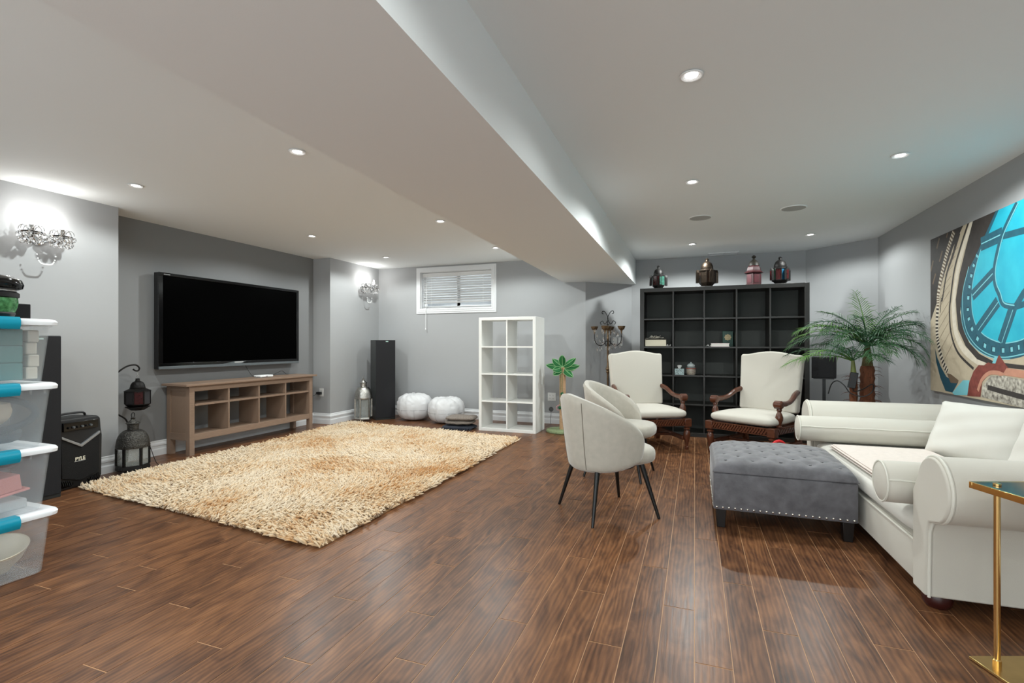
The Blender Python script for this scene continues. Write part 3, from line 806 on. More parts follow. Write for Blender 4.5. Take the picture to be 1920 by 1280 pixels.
# ---- PA speaker
pa = thing('portable_speaker', 'black portable party speaker with PYLE logo on the floor behind the bins', 'speaker', (-4.60, 2.54, 0), face_dir(.985, .17))
pa.scale = (.93, 1, .965)
def shape(w0, w1, z0, z1):
    return [(-w0, z0), (w0, z0), (w1, z1), (-w1, z1)]
cab = MB()
pf = [(-.165, .0), (.165, .0), (.19, .06), (.195, .40), (.185, .46), (.178, .55), (.15, .575), (-.15, .575), (-.178, .55), (-.185, .46), (-.195, .40), (-.19, .06)]
cab.prism(pf, .03, .26, 'y')
cab.build('cabinet', G['black_plastic'], pa, 0, .012, 3)
MB().prism([(-.155, .10), (0, .055), (.155, .10), (.16, .415), (0, .325), (-.16, .415)], .018, .034, 'y').build('grille', mat('perforated_grille', srgb(28, 28, 29), .5, .4, var=.8, vscale=300, bump=.6, bscale=420), pa, 0, .003)
MB().prism([(-.16, .42), (0, .33), (.16, .42), (.16, .44), (0, .352), (-.16, .44)], .012, .034, 'y').build('chevron_trim', mat('silver_trim', srgb(150, 152, 154), .35, .4), pa, 0, .002)
pnl = MB().box(-.145, .145, .014, .034, .475, .545).build('control_panel', G['black_gloss'], pa, 0, .003)
for k in range(6):
    MB().lathe([(.010, .014), (.009, .002), (0, .002)], 12, (-.105 + k * .036, 0, .503), axis='y').build('knob', G['grey_plastic'] if k % 2 else G['black_satin'], pnl)
for s in (-1, 1):
    MB().prism([(s * .06, .052), (s * .155, .082), (s * .165, .05), (s * .15, .022), (s * .07, .028)], .022, .034, 'y').build('port', G['black_gloss'], pa, 0)
    for k in range(5):
        MB().obox((s * (.085 + .016 * k), .018, .048 + .003 * k), (.005, .01, .04), (0, s * .3, 0)).build('port_rib', G['black_plastic'], pa, 0)
MB().box(-.16, .16, .021, .033, .232, .2345).build('crossbar', G['grey_plastic'], pa, 0)
hd = MB().tube(spline([(-.13, .12, .573), (-.12, .12, .60), (0, .12, .607), (.10, .12, .602), (.12, .12, .575)]), .009, 8).build('handle', G['black_plastic'], pa)
tx = bpy.data.curves.new('logo', 'FONT'); tx.body = 'PYLE'; tx.size = .040; tx.extrude = .001; tx.align_x = 'CENTER'
to = bpy.data.objects.new('logo', tx); COL.objects.link(to); to.parent = pa; to.location = (-.01, .0165, .224); to.rotation_euler = (PI / 2, 0, 0); tx.materials.append(mat('logo_cream', srgb(232, 226, 206), .4)); tx.offset = .0012
lm_ = bpy.data.meshes.new_from_object(to.evaluated_get(bpy.context.evaluated_depsgraph_get()))
lo_ = bpy.data.objects.new('logo', lm_); COL.objects.link(lo_); lo_.parent = pa; lo_.location = to.location; lo_.rotation_euler = to.rotation_euler
bpy.data.objects.remove(to, do_unlink=True); lo_.name = 'logo'
MB().box(-.056, .036, .0175, .0182, .216, .220).build('logo_underline', G['silver_logo'], pa, 0)

# ---- stacked storage bins
BX1, BY1 = -3.035, 1.553
BL, BW, PITCH = .60, .47, .3165
bcx, bcy = BX1 - BL / 2, BY1 - BW / 2
def shell(b, t):
    # tapered tub with real wall thickness: outer skin + inner skin + rim
    def ring(z, ins):
        out = []
        hx_, hy_ = BL / 2 - ins, BW / 2 - ins; r = .035
        for cx, cy, a0 in ((hx_ - r, hy_ - r, 0), (-hx_ + r, hy_ - r, PI / 2), (-hx_ + r, -hy_ + r, PI), (hx_ - r, -hy_ + r, 1.5 * PI)):
            for k in range(5):
                a = a0 + PI / 2 * k / 4
                out.append((cx + r * math.cos(a), cy + r * math.sin(a), z))
        return out
    rs = [ring(.0, .034), ring(.006, .028), ring(.272, .006), ring(.278, -.002), ring(.288, -.002), ring(.288, .009), ring(.01, .032), ring(.004, .036)]
    n = len(rs[0]); v = [p for r in rs for p in r]
    f = [(i * n + j, i * n + (j + 1) % n, (i + 1) * n + (j + 1) % n, (i + 1) * n + j) for i in range(len(rs) - 1) for j in range(n)]
    f += [tuple(range(n - 1, -1, -1)), tuple((len(rs) - 1) * n + j for j in range(n))]
    return b.add(v, f)
LAB = ('bottom clear bin of the stack holding a cream bowl', 'third bin from the top, holding a pink box', 'second bin from the top, holding a dark felt ring', 'top clear bin of the stack holding folded teal fabric')
bins = []
tub_me = shell(MB(), 0).mesh('tub', G['bin'], 40)
def lidmesh():
    b = MB()
    hx_, hy_ = BL / 2 + .012, BW / 2 + .022
    def ring(z, ins, r=.045):
        out = []
        for cx, cy, a0 in ((hx_ - ins - r, hy_ - ins - r, 0), (-hx_ + ins + r, hy_ - ins - r, PI / 2), (-hx_ + ins + r, -hy_ + ins + r, PI), (hx_ - ins - r, -hy_ + ins + r, 1.5 * PI)):
            for k in range(6):
                a = a0 + PI / 2 * k / 5
                out.append((cx + r * math.cos(a), cy + r * math.sin(a), z))
        return out
    rs = [ring(.286, .010), ring(.284, .0), ring(.300, -.002), ring(.310, .004), ring(.315, .016), ring(.313, .05), ring(.300, .062), ring(.300, .10), ring(.296, .10), ring(.296, .03)]
    n = len(rs[0]); v = [p for r in rs for p in r]
    f = [(i * n + j, i * n + (j + 1) % n, ((i + 1) % len(rs)) * n + (j + 1) % n, ((i + 1) % len(rs)) * n + j) for i in range(len(rs)) for j in range(n)]
    b.add(v, f)
    b.box(-BL / 2 + .08, BL / 2 - .08, -BW / 2 + .07, BW / 2 - .07, .2965, .2995)
    return b.mesh('lid', G['lid'], 40)
lid_me = lidmesh()
lt = MB().prism([(0, .268), (.012, .262), (.022, .280), (.022, .304), (.012, .320), (-.03, .322), (-.03, .316), (.004, .312), (.010, .300), (.008, .284)], -.085, .085, 'y').mesh('latch', G['teal'], 40)
for k in range(4):
    t = thing('storage_bin', LAB[k] + ', white lid and teal latch', 'storage bin', (bcx, bcy, k * PITCH + .002), 0, 'stacked clear storage bins')
    for n, me_ in (('tub', tub_me), ('lid', lid_me)):
        o = bpy.data.objects.new(n, me_); COL.objects.link(o); o.parent = t
    for s in (1, -1):
        o = bpy.data.objects.new('latch', lt); COL.objects.link(o); o.parent = t
        o.location = (s * (BL / 2 + .012), 0, 0); o.rotation_euler = (0, 0, 0 if s > 0 else PI)
    ribs = MB()
    for y in (.10, .135, .19): ribs.box(BL / 2 - .004, BL / 2 + .006, y, y + .004, .262, .282)
    ribs.build('rib', G['bin'], t, 0)
    bins.append(t)
def zb(k): return k * PITCH + .015
def cushion(b, hx_, hy_, hz, n=14, p=4.0, seed=0, amp=.0):
    rr = random.Random(seed)
    ph = [rr.uniform(0, 6) for _ in range(6)]
    def q(u, v):
        a = 2 * PI * u; e = -PI / 2 + PI * v
        def sp(c, ex): return math.copysign(abs(c) ** ex, c)
        x = hx_ * sp(math.cos(e), 2 / p) * sp(math.cos(a), 2 / p); y = hy_ * sp(math.cos(e), 2 / p) * sp(math.sin(a), 2 / p); z = hz * sp(math.sin(e), 2 / 2.2)
        w_ = amp * (math.sin(9 * x / hx_ + ph[0]) + math.sin(7 * y / hy_ + ph[1] + 3 * x / hx_) + math.sin(12 * z / hz + ph[2]))
        return (x + w_ * .4, y + w_ * .4, z + w_)
    return b.grid(q, n * 2, n, cu=True)
tl = thing('folded_cloth', 'folded teal fabric packed inside the top bin', 'fabric', (bcx, bcy - .035, zb(3)))
for k in range(3):
    MB().box(-.23, .255, -.18, .165, .003 + k * .083, .0858 + k * .083).build('fold', G['teal_cloth'], tl, 0, .006, 2)
pp = thing('paper_stack', 'cream papers and packets beside the teal fabric in the top bin', 'paper', (bcx + .06, bcy + .172, zb(3)))
for k in range(4):
    MB().obox((random.uniform(-.01, .01), 0, .034 + k * .061), (.36, .045, .060), (0, 0, random.uniform(-.03, .03))).build('packet', G['paper'], pp, 0, .006)
rg = thing('felt_ring', 'curled charcoal felt hoop inside the second bin from the top', 'felt', (bcx + .03, bcy, zb(2) + .06))
MB().tube([(.20 + .03 * math.cos(2 * a), .175 * math.cos(a), .095 + .085 * math.sin(a)) for a in [2 * PI * i / 28 for i in range(28)]], .016, 8, closed=True).build('hoop', G['charcoal_felt'], rg)
tag(cushion(MB(), .12, .15, .075, seed=3, amp=.003).build('padded_cushion', G['pad']), 'beige pad wedged inside the dark felt hoop', 'cushion').location = (bcx + .10, bcy - .02, zb(2) + .168)
tag(cushion(MB(), .24, .18, .04, seed=5, amp=.004).build('folded_felt', G['charcoal_felt']), 'charcoal felt folded at the bottom of the second bin from the top', 'felt').location = (bcx, bcy, zb(2) + .047)
pk = thing('pink_box', 'pink cardboard box tilted inside the third bin from the top', 'box', (bcx + .02, bcy - .005, zb(1) + .085), 0)
pk.rotation_euler = (.12, 0, 0)
MB().box(-.2, .22, -.16, .14, .0, .075).build('carton', G['pink_box'], pk, 0, .004)
MB().box(-.21, .23, -.165, .165, -.012, -.001).build('flap', G['pink_box'], pk, 0, .003)
tag(cushion(MB(), .22, .175, .025, seed=8, amp=.003).build('plum_cloth', G['plum']), 'plum grey cloth lying on the pink box', 'cloth').location = (bcx + .02, bcy - .01, zb(1) + .222)
tag(MB().box(-.22, .22, -.16, .16, 0, .05).build('tray', frosted('tray_plastic', srgb(206, 212, 214), .6), None, 0, .01), 'pale plastic tray under the pink box in the third bin', 'tray').location = (bcx + .01, bcy, zb(1) + .001)
bo = thing('mixing_bowl', 'cream ceramic bowl leaning inside the bottom bin', 'bowl', (bcx + .16, bcy + .075, zb(0) + .085))
bo.rotation_euler = (.16, .25, 0)
MB().lathe([(.0, -.062), (.045, -.062), (.05, -.05), (.09, .0), (.112, .05), (.118, .062), (.112, .062), (.105, .05), (.084, .004), (.045, -.042), (0, -.044)], 28).build('bowl_body', G['bowl'], bo)
tag(cushion(MB(), .10, .09, .03, seed=2, amp=.002).build('slate_pouch', G['slate']), 'slate grey pouch on the floor of the bottom bin', 'pouch').location = (bcx + .15, bcy - .10, zb(0) + .034)
tag(MB().lathe([(.03, 0), (.034, .01), (.034, .11), (.02, .13), (.02, .15), (0, .15)], 16).build('plastic_bottle', G['white_plastic']), 'white plastic bottle standing in the bottom bin', 'bottle').location = (bcx + .225, bcy - .155, zb(0) + .001)
tag(cushion(MB(), .13, .2, .07, seed=12, amp=.004).build('brown_bundle', mat('brown_bundle', srgb(120, 108, 98), .9, var=.3)), 'brown bundle packed at the back of the bottom bin', 'bundle').location = (bcx - .10, bcy, zb(0) + .08)
# on top of the stack
ztop = 3 * PITCH + .3245
jr = thing('lidded_jar', 'clear jar with green label and big black domed lid on the top bin', 'jar', (bcx + .215, bcy + .03, ztop - .0065))
MB().lathe([(.0, .001), (.072, .001), (.078, .01), (.082, .02), (.080, .026)], 28).build('base', G['black_plastic'], jr)
MB().lathe([(.080, .027), (.088, .05), (.092, .075), (.090, .095)], 28).build('glass_body', G['label_green'], jr)
MB().lathe([(.090, .096), (.096, .10), (.096, .118), (.088, .124), (.0, .124)], 28).build('collar', G['black_plastic'], jr)
MB().lathe([(.085, .126), (.085, .133), (0, .133)], 28).build('silver_band', G['silver_logo'], jr)
MB().lathe([(.092, .135), (.108, .142), (.112, .160), (.104, .182), (.075, .198), (.03, .206), (0, .207)], 28).build('domed_lid', G['black_gloss'], jr)
ce = thing('centre_speaker', 'black horizontal speaker with small badge lying on the top bin', 'speaker', (bcx - .015, bcy + .04, ztop - .0065))
MB().box(-.10, .10, -.20, .20, .002, .083).build('cabinet', G['black_vinyl'], ce, 0, .003)
MB().box(.10, .108, -.197, .197, .005, .081).build('grille', G['black_cloth'], ce, 0, .003)
MB().box(.108, .1095, .02, .062, .066, .076).build('badge', mat('grey_badge2', srgb(140, 142, 142), .5), ce, 0)

from mathutils import noise as mnoise
# ---- poufs, textiles
def pouf(label, x, y, r, h, rz):
    t = thing('floor_pouf', label, 'pouf', (x, y, 0), rz, 'white floor poufs')
    rr = random.Random(int(x * 100))
    def q(u, v):
        a = 2 * PI * u; e = -PI / 2 + PI * v
        cr = abs(math.cos(e)) ** .62; zz = math.copysign(abs(math.sin(e)) ** .8, math.sin(e))
        wr = 1 + .012 * math.sin(12 * a + 4 * v) * math.sin(PI * v) + .010 * math.sin(23 * a + 3) * max(0, zz)
        z = h / 2 + h / 2 * zz - (.02 * (1 - cr) if v > .9 else 0)
        nn = mnoise.noise(Vector((math.cos(a) * 3.2, math.sin(a) * 3.2, zz * 5 + x))) * .5 + mnoise.noise(Vector((math.cos(a + zz) * 8, math.sin(a + zz) * 8, zz * 3 + y))) * .5
        wr += .055 * nn * (.35 + .65 * max(0, zz + .2))
        z += .02 * nn * (1 if zz > 0 else 0)
        return (r * cr * wr * math.cos(a), r * cr * wr * math.sin(a), max(z, .001))
    MB().grid(q, 96, 36, cu=True).build('cushion_body', G['pouf'], t, 60)
    sm = MB()
    for zf in (.42,):
        sm.tube([(r * 1.003 * math.cos(a), r * 1.003 * math.sin(a), h * zf) for a in [2 * PI * i / 48 for i in range(48)]], .0022, 5, closed=True)
    for k in range(8):
        a = 2 * PI * k / 8 + .3
        pts = []
        for i in range(7):
            e = -.95 + 1.0 * i / 6 * .88
            cr = abs(math.cos(e)) ** .62; zz = math.copysign(abs(math.sin(e)) ** .8, math.sin(e))
            pts.append((r * cr * 1.004 * math.cos(a), r * cr * 1.004 * math.sin(a), h / 2 + h / 2 * zz))
        sm.tube(pts, .002, 5)
    sm.build('seam', G['stitch'], t)
pouf('round white leather floor pouf beside the tower speaker, rear of two', -3.985, 6.545, .262, .40, .2)
pouf('round white leather floor pouf next to the folded cloths, front of two', -3.41, 6.47, .265, .375, 1.1)
fc = thing('folded_cushion', 'taupe dotted cloth folded on top of the navy tasselled throw', 'cloth', (-3.0, 6.10, .058), .12)
cushion(MB(), .205, .155, .030, seed=4, amp=.0025).build('upper_fold', G['dot_cloth'], fc, 60).location = (0.02, 0, .086)
cushion(MB(), .20, .15, .030, seed=6, amp=.0025).build('lower_fold', G['dot_cloth'], fc, 60).location = (0, 0, .031)
nt = thing('folded_throw', 'navy throw with tassel fringe folded on the floor beside the white shelf', 'throw', (-3.0, 6.08, 0), .12)
cushion(MB(), .225, .165, .024, seed=9, amp=.002).build('fold', G['navy_cloth'], nt, 60).location = (0, 0, .026)
fr_ = MB()
for k in range(46):
    x = -.22 + .44 * k / 45; a = random.uniform(-.01, .01)
    fr_.tube([(x, -.155, .030), (x + a, -.178, .018), (x + 2 * a, -.198, .004)], .003, 4)
fr_.build('fringe', G['navy_cloth'], nt); tag(fr_ and nt.children[-1], kind='stuff')

# ---- white cube shelf
def cube_shelf(name, label, loc, W, Hh, D, nc, nr, frame, thin, m, group=None):
    t = thing(name, label, 'shelf', loc)          # origin: floor, front-left corner; depth towards +Y
    MB().box(0, frame, 0, D, 0, Hh).build('side_panel', m, t, 0, .002)
    MB().box(W - frame, W, 0, D, 0, Hh).build('side_panel', m, t, 0, .002)
    MB().box(frame, W - frame, 0, D, Hh - frame, Hh).build('top_panel', m, t, 0, .002)
    MB().box(frame, W - frame, 0, D, 0, frame).build('bottom_panel', m, t, 0, .002)
    cw = (W - 2 * frame + thin) / nc; ch = (Hh - 2 * frame + thin) / nr
    for r_ in range(1, nr):
        z = frame - thin + r_ * ch
        MB().box(frame, W - frame, .004, D, z, z + thin).build('shelf_board', m, t, 0, .001)
    for c in range(1, nc):
        x = frame - thin + c * cw
        for r_ in range(nr):
            z = frame + r_ * ch
            MB().box(x, x + thin, .004, D, z, z + ch - thin).build('divider', m, t, 0, .001)
    return t, cw, ch
ws, _, _ = cube_shelf('cube_shelf', 'white open cube shelf with eight compartments standing near the window wall', (-2.69, 6.02, 0), .79, 1.495, .39, 2, 4, .040, .018, G['white_lacquer'])
ws.rotation_euler = (0, 0, 0)

# ---- toy palm scratching post
cp_ = thing('cat_scratching_post', 'toy palm tree scratching post with sisal trunk and green leaves', 'scratching post', (-1.62, 6.30, 0))
MB().lathe([(.0, 0), (.205, 0), (.215, .012), (.212, .03), (.195, .036), (0, .036)], 36).build('base', G['base_green'], cp_)
prf = [(.042, .036)]
for k in range(60):
    z = .036 + .80 * k / 60
    prf += [(.0425, z + .002), (.039, z + .0125)]
prf += [(.04, .84), (0, .845)]
MB().lathe(prf, 18).build('trunk', G['sisal'], cp_, 30)
def leaf(L, Wd, dz, name, parent, mm, rim):
    b = MB(); n = 10
    def q(u, v):
        x = L * u; wv = Wd * (math.sin(PI * min(1, u * .92 + .08)) ** .7) * (2 * v - 1)
        return (x, wv, dz * (math.sin(u * 2.2)) - .9 * dz * u * u - abs(2 * v - 1) * Wd * .35 + .004)
    b.grid(q, n, 4)
    o = b.build('leaf', mm, parent, 60)
    s = o.modifiers.new('thick', 'SOLIDIFY'); s.thickness = .004
    e = MB()
    for v in (0, 1): e.tube([q(i / n, v) for i in range(n + 1)], .0035, 5)
    e.tube([Vector(q(i / n, .5)) + V(0, 0, .003) for i in range(n + 1)], .003, 5)
    e.build('leaf_piping', rim, o)
    return o
for k in range(9):
    th_, kk, sz_ = ((2.45, .1, .17), (1.62, .5, .17), (.62, .45, .22), (3.0, .2, .22), (.10, .2, .22), (-2.45, .5, .17), (-.75, .5, .20), (3.45, .8, .16), (-.1, -.5, .2))[k]
    o = leaf(sz_, .044, -.02, 'leaf', cp_, G['felt_leaf'], G['leaf_edge'])
    ca = V(.25, -.97, 0); ra = V(.97, .25, 0)
    ax_ = (ra * math.cos(th_) + V(0, 0, 1) * math.sin(th_) + ca * kk).normalized()
    nz_ = (ca + V(0, 0, .55)); nz_ = (nz_ - ax_ * nz_.dot(ax_)).normalized()
    o.location = V(0, 0, .845) + ca * .02; o.rotation_euler = Matrix((ax_, nz_.cross(ax_), nz_)).transposed().to_euler()
for (x, z, zt) in ((.012, .50, .84), (-.018, .32, .84)):
    g = MB().ball((x, -.066, z), .022, 12, 8).build('felt_ball', mat('dark_green_felt', srgb(18, 84, 46), .8), cp_)
    MB().tube([(x * .6, -.045, zt), (x, -.064, z + .02)], .0025, 5).build('string', G['felt_leaf'], g)
MB().tube(spline([(-.02, -.05, .36), (-.06, -.08, .335), (-.055, -.085, .30), (-.03, -.075, .29)]), .003, 5).build('ribbon', G['pink_box'], cp_)

# ================================================================ RIGHT SIDE
SX, SY = -.658, 6.505
bs, CW, CH = cube_shelf('cube_shelf', 'large black brown cube shelf with twenty five compartments against the back wall', (SX, SY, 0), 1.89, 1.85, .39, 5, 5, .05, .018, G['dark_wood'])
MB().box(.03, 1.86, .384, .3895, .03, 1.82).build('shade_panel', mat('dark_shade_board', srgb(62, 64, 61), .7), bs, 0)  # added dark sheet, stands for the shaded wall seen through the open cells
def cell(c, r_):
    return SX + .05 + c * CW, .05 + r_ * CH      # left x, floor z
x0, zz = cell(0, 3)
bk = thing('thick_book', 'thick old book with cream pages lying in the left compartment of the black shelf', 'book', (x0 + .135, SY + .13, zz), .04)
MB().box(-.128, .128, -.09, .09, .006, .088).build('pages', G['cream_page'], bk, 0, .003)
MB().box(-.135, .135, -.095, .095, .0, .006).box(-.135, .135, -.095, .095, .088, .096).box(-.135, .135, .088, .095, .0, .096).build('cover', G['book_dark'], bk, 0, .002)
cr_ = thing('crumpled_papers', 'loose crumpled papers on top of the thick book', 'paper', (x0 + .12, SY + .13, zz + .0965))
def crump(sx, sy, h, seed):
    rr = random.Random(seed)
    def q(u, v): return (sx * (u - .5), sy * (v - .5), .0008 + h * abs(math.sin(5 * u + seed) * math.cos(4 * v + seed)) * (.5 + .5 * rr.random()))
    return MB().grid(q, 9, 7)
for k in range(3):
    o = crump(.17 - .03 * k, .12, .012 + .012 * k, k + 1).build('sheet', G['paper'], cr_, 0); o.location = ((-.03, .03, .0)[k], 0, .004 + .006 * k); o.rotation_euler = (0, 0, .3 * k)
    s = o.modifiers.new('thick', 'SOLIDIFY'); s.thickness = .001
tag(crump(.06, .06, .03, 6).build('paper_scrap', G['tissue'], None, 0), 'crumpled paper scrap beside the thick book', 'paper').location = (x0 + .29, SY + .06, zz + .001)
x2, _ = cell(2, 3)
b2 = thing('thin_book', 'thin pale pink book lying flat in the middle compartment of the black shelf', 'book', (x2 + .175, SY + .10, zz), -.05)
MB().box(-.10, .10, -.07, .07, .005, .036).build('pages', mat('white_pages', srgb(236, 232, 226), .8), b2, 0)
MB().box(-.105, .105, -.075, .075, 0, .005).box(-.105, .105, -.075, .075, .036, .042).build('cover', G['book_pink'], b2, 0, .001)
tag(crump(.07, .05, .03, 9).build('paper_scrap', G['tissue'], None, 0), 'small torn paper beside the pale pink book', 'paper').location = (x2 + .04, SY + .06, zz + .001)
b3 = thing('green_book', 'dark green hardback with cream star emblem standing in the black shelf', 'book', (x2 + .272, SY + .29, zz), -.02)
MB().box(-.062, .062, -.02, .02, 0.0, .195).build('cover', G['book_green'], b3, 0, .003)
st_ = []
for k in range(16):
    a = 2 * PI * k / 16; r_ = .043 if k % 2 == 0 else .034
    st_.append((r_ * math.cos(a), .118 + r_ * math.sin(a)))
MB().prism(st_, -.0212, -.0202, 'y').build('star_emblem', G['emblem'], b3, 0)
x1, z2 = cell(1, 2)
tb = thing('tissue_box', 'small black and white patterned tissue cube on the black shelf', 'tissue box', (x1 + .063, SY + .10, z2))
MB().box(-.057, .057, -.057, .057, 0, .078).build('carton', G['tissue_box'], tb, 0, .002)
MB().lathe([(.010, .077), (.02, .092), (.03, .112), (.022, .120), (.006, .118), (0, .1)], 9, sx=1, sy=.6).build('tissue', G['tissue'], tb, 40)
jb = thing('sweet_jar', 'round glass jar of wrapped sweets next to the tissue cube', 'jar', (x1 + .20, SY + .10, z2))
MB().lathe([(.0, .002), (.046, .002), (.056, .02), (.056, .06), (.05, .085), (0, .085)], 24).build('sweets', G['jar_fill'], jb)
MB().lathe([(.0, 0), (.05, 0), (.060, .02), (.060, .065), (.052, .10), (.044, .105), (.044, .108)], 24).build('jar_glass', G['lantern_glass'], jb)
MB().lathe([(.050, .108), (.046, .125), (.030, .140), (.012, .146), (.010, .152), (.012, .158), (0, .162)], 24).build('glass_lid', mat('jar_lid_glass', srgb(170, 178, 178), .08, spec=.9), jb)
MB().tube([(.058 * math.cos(a), .058 * math.sin(a), .082) for a in [2 * PI * i / 24 for i in range(24)]], .005, 6, closed=True).build('red_ribbon', mat('rust_ribbon', srgb(140, 60, 44), .6), jb)

def moroccan(label, x, y, s, panes, body, dome_m, wings=True, rz=0.0, stem=.05):
    # star lantern: octagonal glazed body with small winged side panels, dome and finial
    t = thing('moroccan_lantern', label, 'lantern', (x, y, 1.85), rz, 'moroccan lanterns on the black shelf')
    R = .075 * s
    MB().lathe([(R * .62, 0), (R * .66, .012 * s), (R * .7, .016 * s), (R * 1.02, .045 * s), (R * 1.02, .05 * s), (0, .05 * s)], 8, ph=PI / 8).build('base', body, t, 20)
    z0_, z1_ = .05 * s, .165 * s
    for k in range(8):
        a = 2 * PI * (k + .5) / 8; a2 = 2 * PI * k / 8
        MB().obox((R * .99 * math.cos(a), R * .99 * math.sin(a), (z0_ + z1_) / 2), (.007 * s, .007 * s, z1_ - z0_), (0, 0, a)).build('post', body, t, 0)
        MB().obox((R * .9 * math.cos(a2), R * .9 * math.sin(a2), (z0_ + z1_) / 2), (.004, R * .70, (z1_ - z0_) * .98), (0, 0, a2)).build('glass_pane', panes[k % len(panes)], t, 0)
    MB().lathe([(R * 1.03, z1_), (R * 1.03, z1_ + .006 * s), (R * .78, z1_ + .018 * s), (R * .80, z1_ + .026 * s), (R * .76, z1_ + .05 * s), (R * .60, z1_ + .078 * s), (R * .34, z1_ + .094 * s), (R * .2, z1_ + .098 * s), (R * .2, z1_ + (.098 + stem * .5) * s), (R * .28, z1_ + (.1 + stem * .55) * s), (R * .12, z1_ + (.1 + stem) * s), (0, z1_ + (.104 + stem) * s)], 24).build('dome', dome_m, t, 30)
    if wings:
        for k in range(4):
            a = 2 * PI * k / 4 + .1
            c = Vector((math.cos(a), math.sin(a), 0))
            wq = MB().prism([(-.016 * s, .045 * s), (.016 * s, .045 * s), (.016 * s, .15 * s), (0, .178 * s), (-.016 * s, .15 * s)], -.012 * s, .012 * s, 'x').build('side_wing', body, t, 0)
            wq.location = c * (R * 1.30); wq.rotation_euler = (0, 0, a)
            g_ = MB().box(.012 * s, .0135 * s, -.011 * s, .011 * s, .052 * s, .145 * s).build('wing_glass', panes[(2 * k + 1) % len(panes)], wq, 0)
    return t
moroccan('small dark lantern with teal and blue glass, leftmost on the black shelf', SX + .215, SY + .17, 1.02, [G['red_glass'], G['teal_mosaic'], G['red_glass'], G['sky_mosaic'], G['amber_glass']], G['iron'], G['iron'], rz=-1.35, stem=.035)
moroccan('bronze toned glass lantern on the black shelf below the ceiling vent', SX + .80, SY + .17, 1.24, [G['amber_glass'], G['brass_dark']], G['brass_dark'], G['brass_dark'], rz=.3, stem=.03)
rl = thing('moroccan_lantern', 'dark red painted pagoda lantern with olive dome on the black shelf', 'lantern', (SX + 1.33, SY + .17, 1.85), .3, 'moroccan lanterns on the black shelf')
MB().lathe([(.098, 0), (.098, .014), (.088, .022), (.086, .15), (.0, .15)], 6).build('body', G['red_wood'], rl, 20)
for k in range(6):
    a = 2 * PI * (k + .5) / 6
    MB().obox((.0765 * math.cos(a), .0765 * math.sin(a), .085), (.004, .056, .10), (0, 0, a)).build('side_panel', mat('crimson_panel', srgb(84, 18, 30), .5, var=.35, vscale=30), rl, 0)
MB().lathe([(.086, .15), (.112, .155), (.114, .162), (.088, .176), (.080, .19), (.0, .19)], 6).build('eave', G['red_wood'], rl, 20)
MB().lathe([(.083, .19), (.074, .225), (.058, .245), (.0, .25)], 6).build('upper_tier', G['red_wood'], rl, 20)
MB().lathe([(.060, .244), (.056, .27), (.04, .295), (.018, .318), (.014, .326), (.012, .332), (.028, .35), (.010, .37), (0, .376)], 16).build('dome', G['olive_wood'], rl, 30)
moroccan('dark lantern with blue, red and bright green glass, rightmost on the black shelf', SX + 1.615, SY + .17, 1.14, [G['blue_glass'], G['red_glass'], G['green_glass'], G['clear_mosaic'], G['blue_glass'], G['clear_mosaic'], G['green_glass'], G['red_glass']], G['iron'], G['iron'], rz=-1.15, stem=.03)

# ---- floor candelabra
cn = thing('floor_candelabra', 'antique bronze floor candelabra with scrolls and hanging crystals by the slanted wall', 'candelabra', (-1.085, 6.62, 0), -.25)
MB().lathe([(.14, 0), (.14, .012), (.10, .03), (.035, .05), (.02, .08), (.014, .12), (0, .12)], 24).build('base', G['bronze'], cn)
MB().lathe([(.014, .11), (.013, .75), (.016, .76), (.026, .775), (.016, .79), (.030, .81), (.018, .835), (.013, .85), (.012, 1.20), (.018, 1.21), (.012, 1.22), (.012, 1.30), (0, 1.30)], 14).build('pole', G['bronze'], cn)
def cup(x, y, z):
    return MB().lathe([(.004, z - .06), (.008, z - .03), (.015, z), (.034, z + .012), (.045, z + .035), (.050, z + .055), (.045, z + .055), (.03, z + .02), (0, z + .012)], 14, (x, y, 0)).build('candle_cup', G['bronze'], cn)
cup(0, 0, 1.325)
for k in range(4):
    a = 2 * PI * k / 4 + .2
    c = Vector((math.cos(a), math.sin(a), 0)); 
    MB().tube(spline([c * .012 + V(0, 0, 1.19), c * .07 + V(0, 0, 1.13), c * .13 + V(0, 0, 1.13), c * .175 + V(0, 0, 1.19), c * .18 + V(0, 0, 1.285)]), .0055, 8).build('arm', G['iron'], cn)
    q = c * .18; cup(q.x, q.y, 1.325)
def scroll(b, s):
    pts = []
    for i in range(15):
        a = -PI * .5 + i * .36; r_ = .036 - .0015 * i
        pts.append((s * (.058 + r_ * math.cos(a + PI)), 0, 1.575 + r_ * math.sin(a + PI) - .01))
    b.tube(spline([(s * .095, 0, 1.40), (s * .108, 0, 1.43), (s * .075, 0, 1.45), (s * .06, 0, 1.425), (s * .035, 0, 1.41), (s * .01, 0, 1.45), (s * -.003, 0, 1.49), (s * .016, 0, 1.535), (s * .045, 0, 1.575), (s * .075, 0, 1.58), (s * .083, 0, 1.555), (s * .062, 0, 1.545)], 6), .0048, 7)
sb_ = MB(); scroll(sb_, 1); scroll(sb_, -1); sb_.tube([(-.02, 0, 1.40), (.02, 0, 1.40)], .005, 6).tube([(0, 0, 1.38), (0, 0, 1.45)], .005, 6)
sb_.build('scroll_top', G['iron'], cn)
cdrop = MB().lathe([(0, .02), (.006, .012), (.009, -.004), (.005, -.018), (0, -.026)], 6).mesh('crystal', G['crystal'], 0)
for k in range(48):
    a = 2 * PI * k / 12; rr = (.185, .13, .08, .16)[k // 12] + random.uniform(-.02, .02)
    o = bpy.data.objects.new('crystal', cdrop); COL.objects.link(o); o.parent = cn
    o.location = (rr * math.cos(a), rr * math.sin(a), random.uniform(1.06, 1.33)); o.scale = (1, 1, random.uniform(1, 1.6))

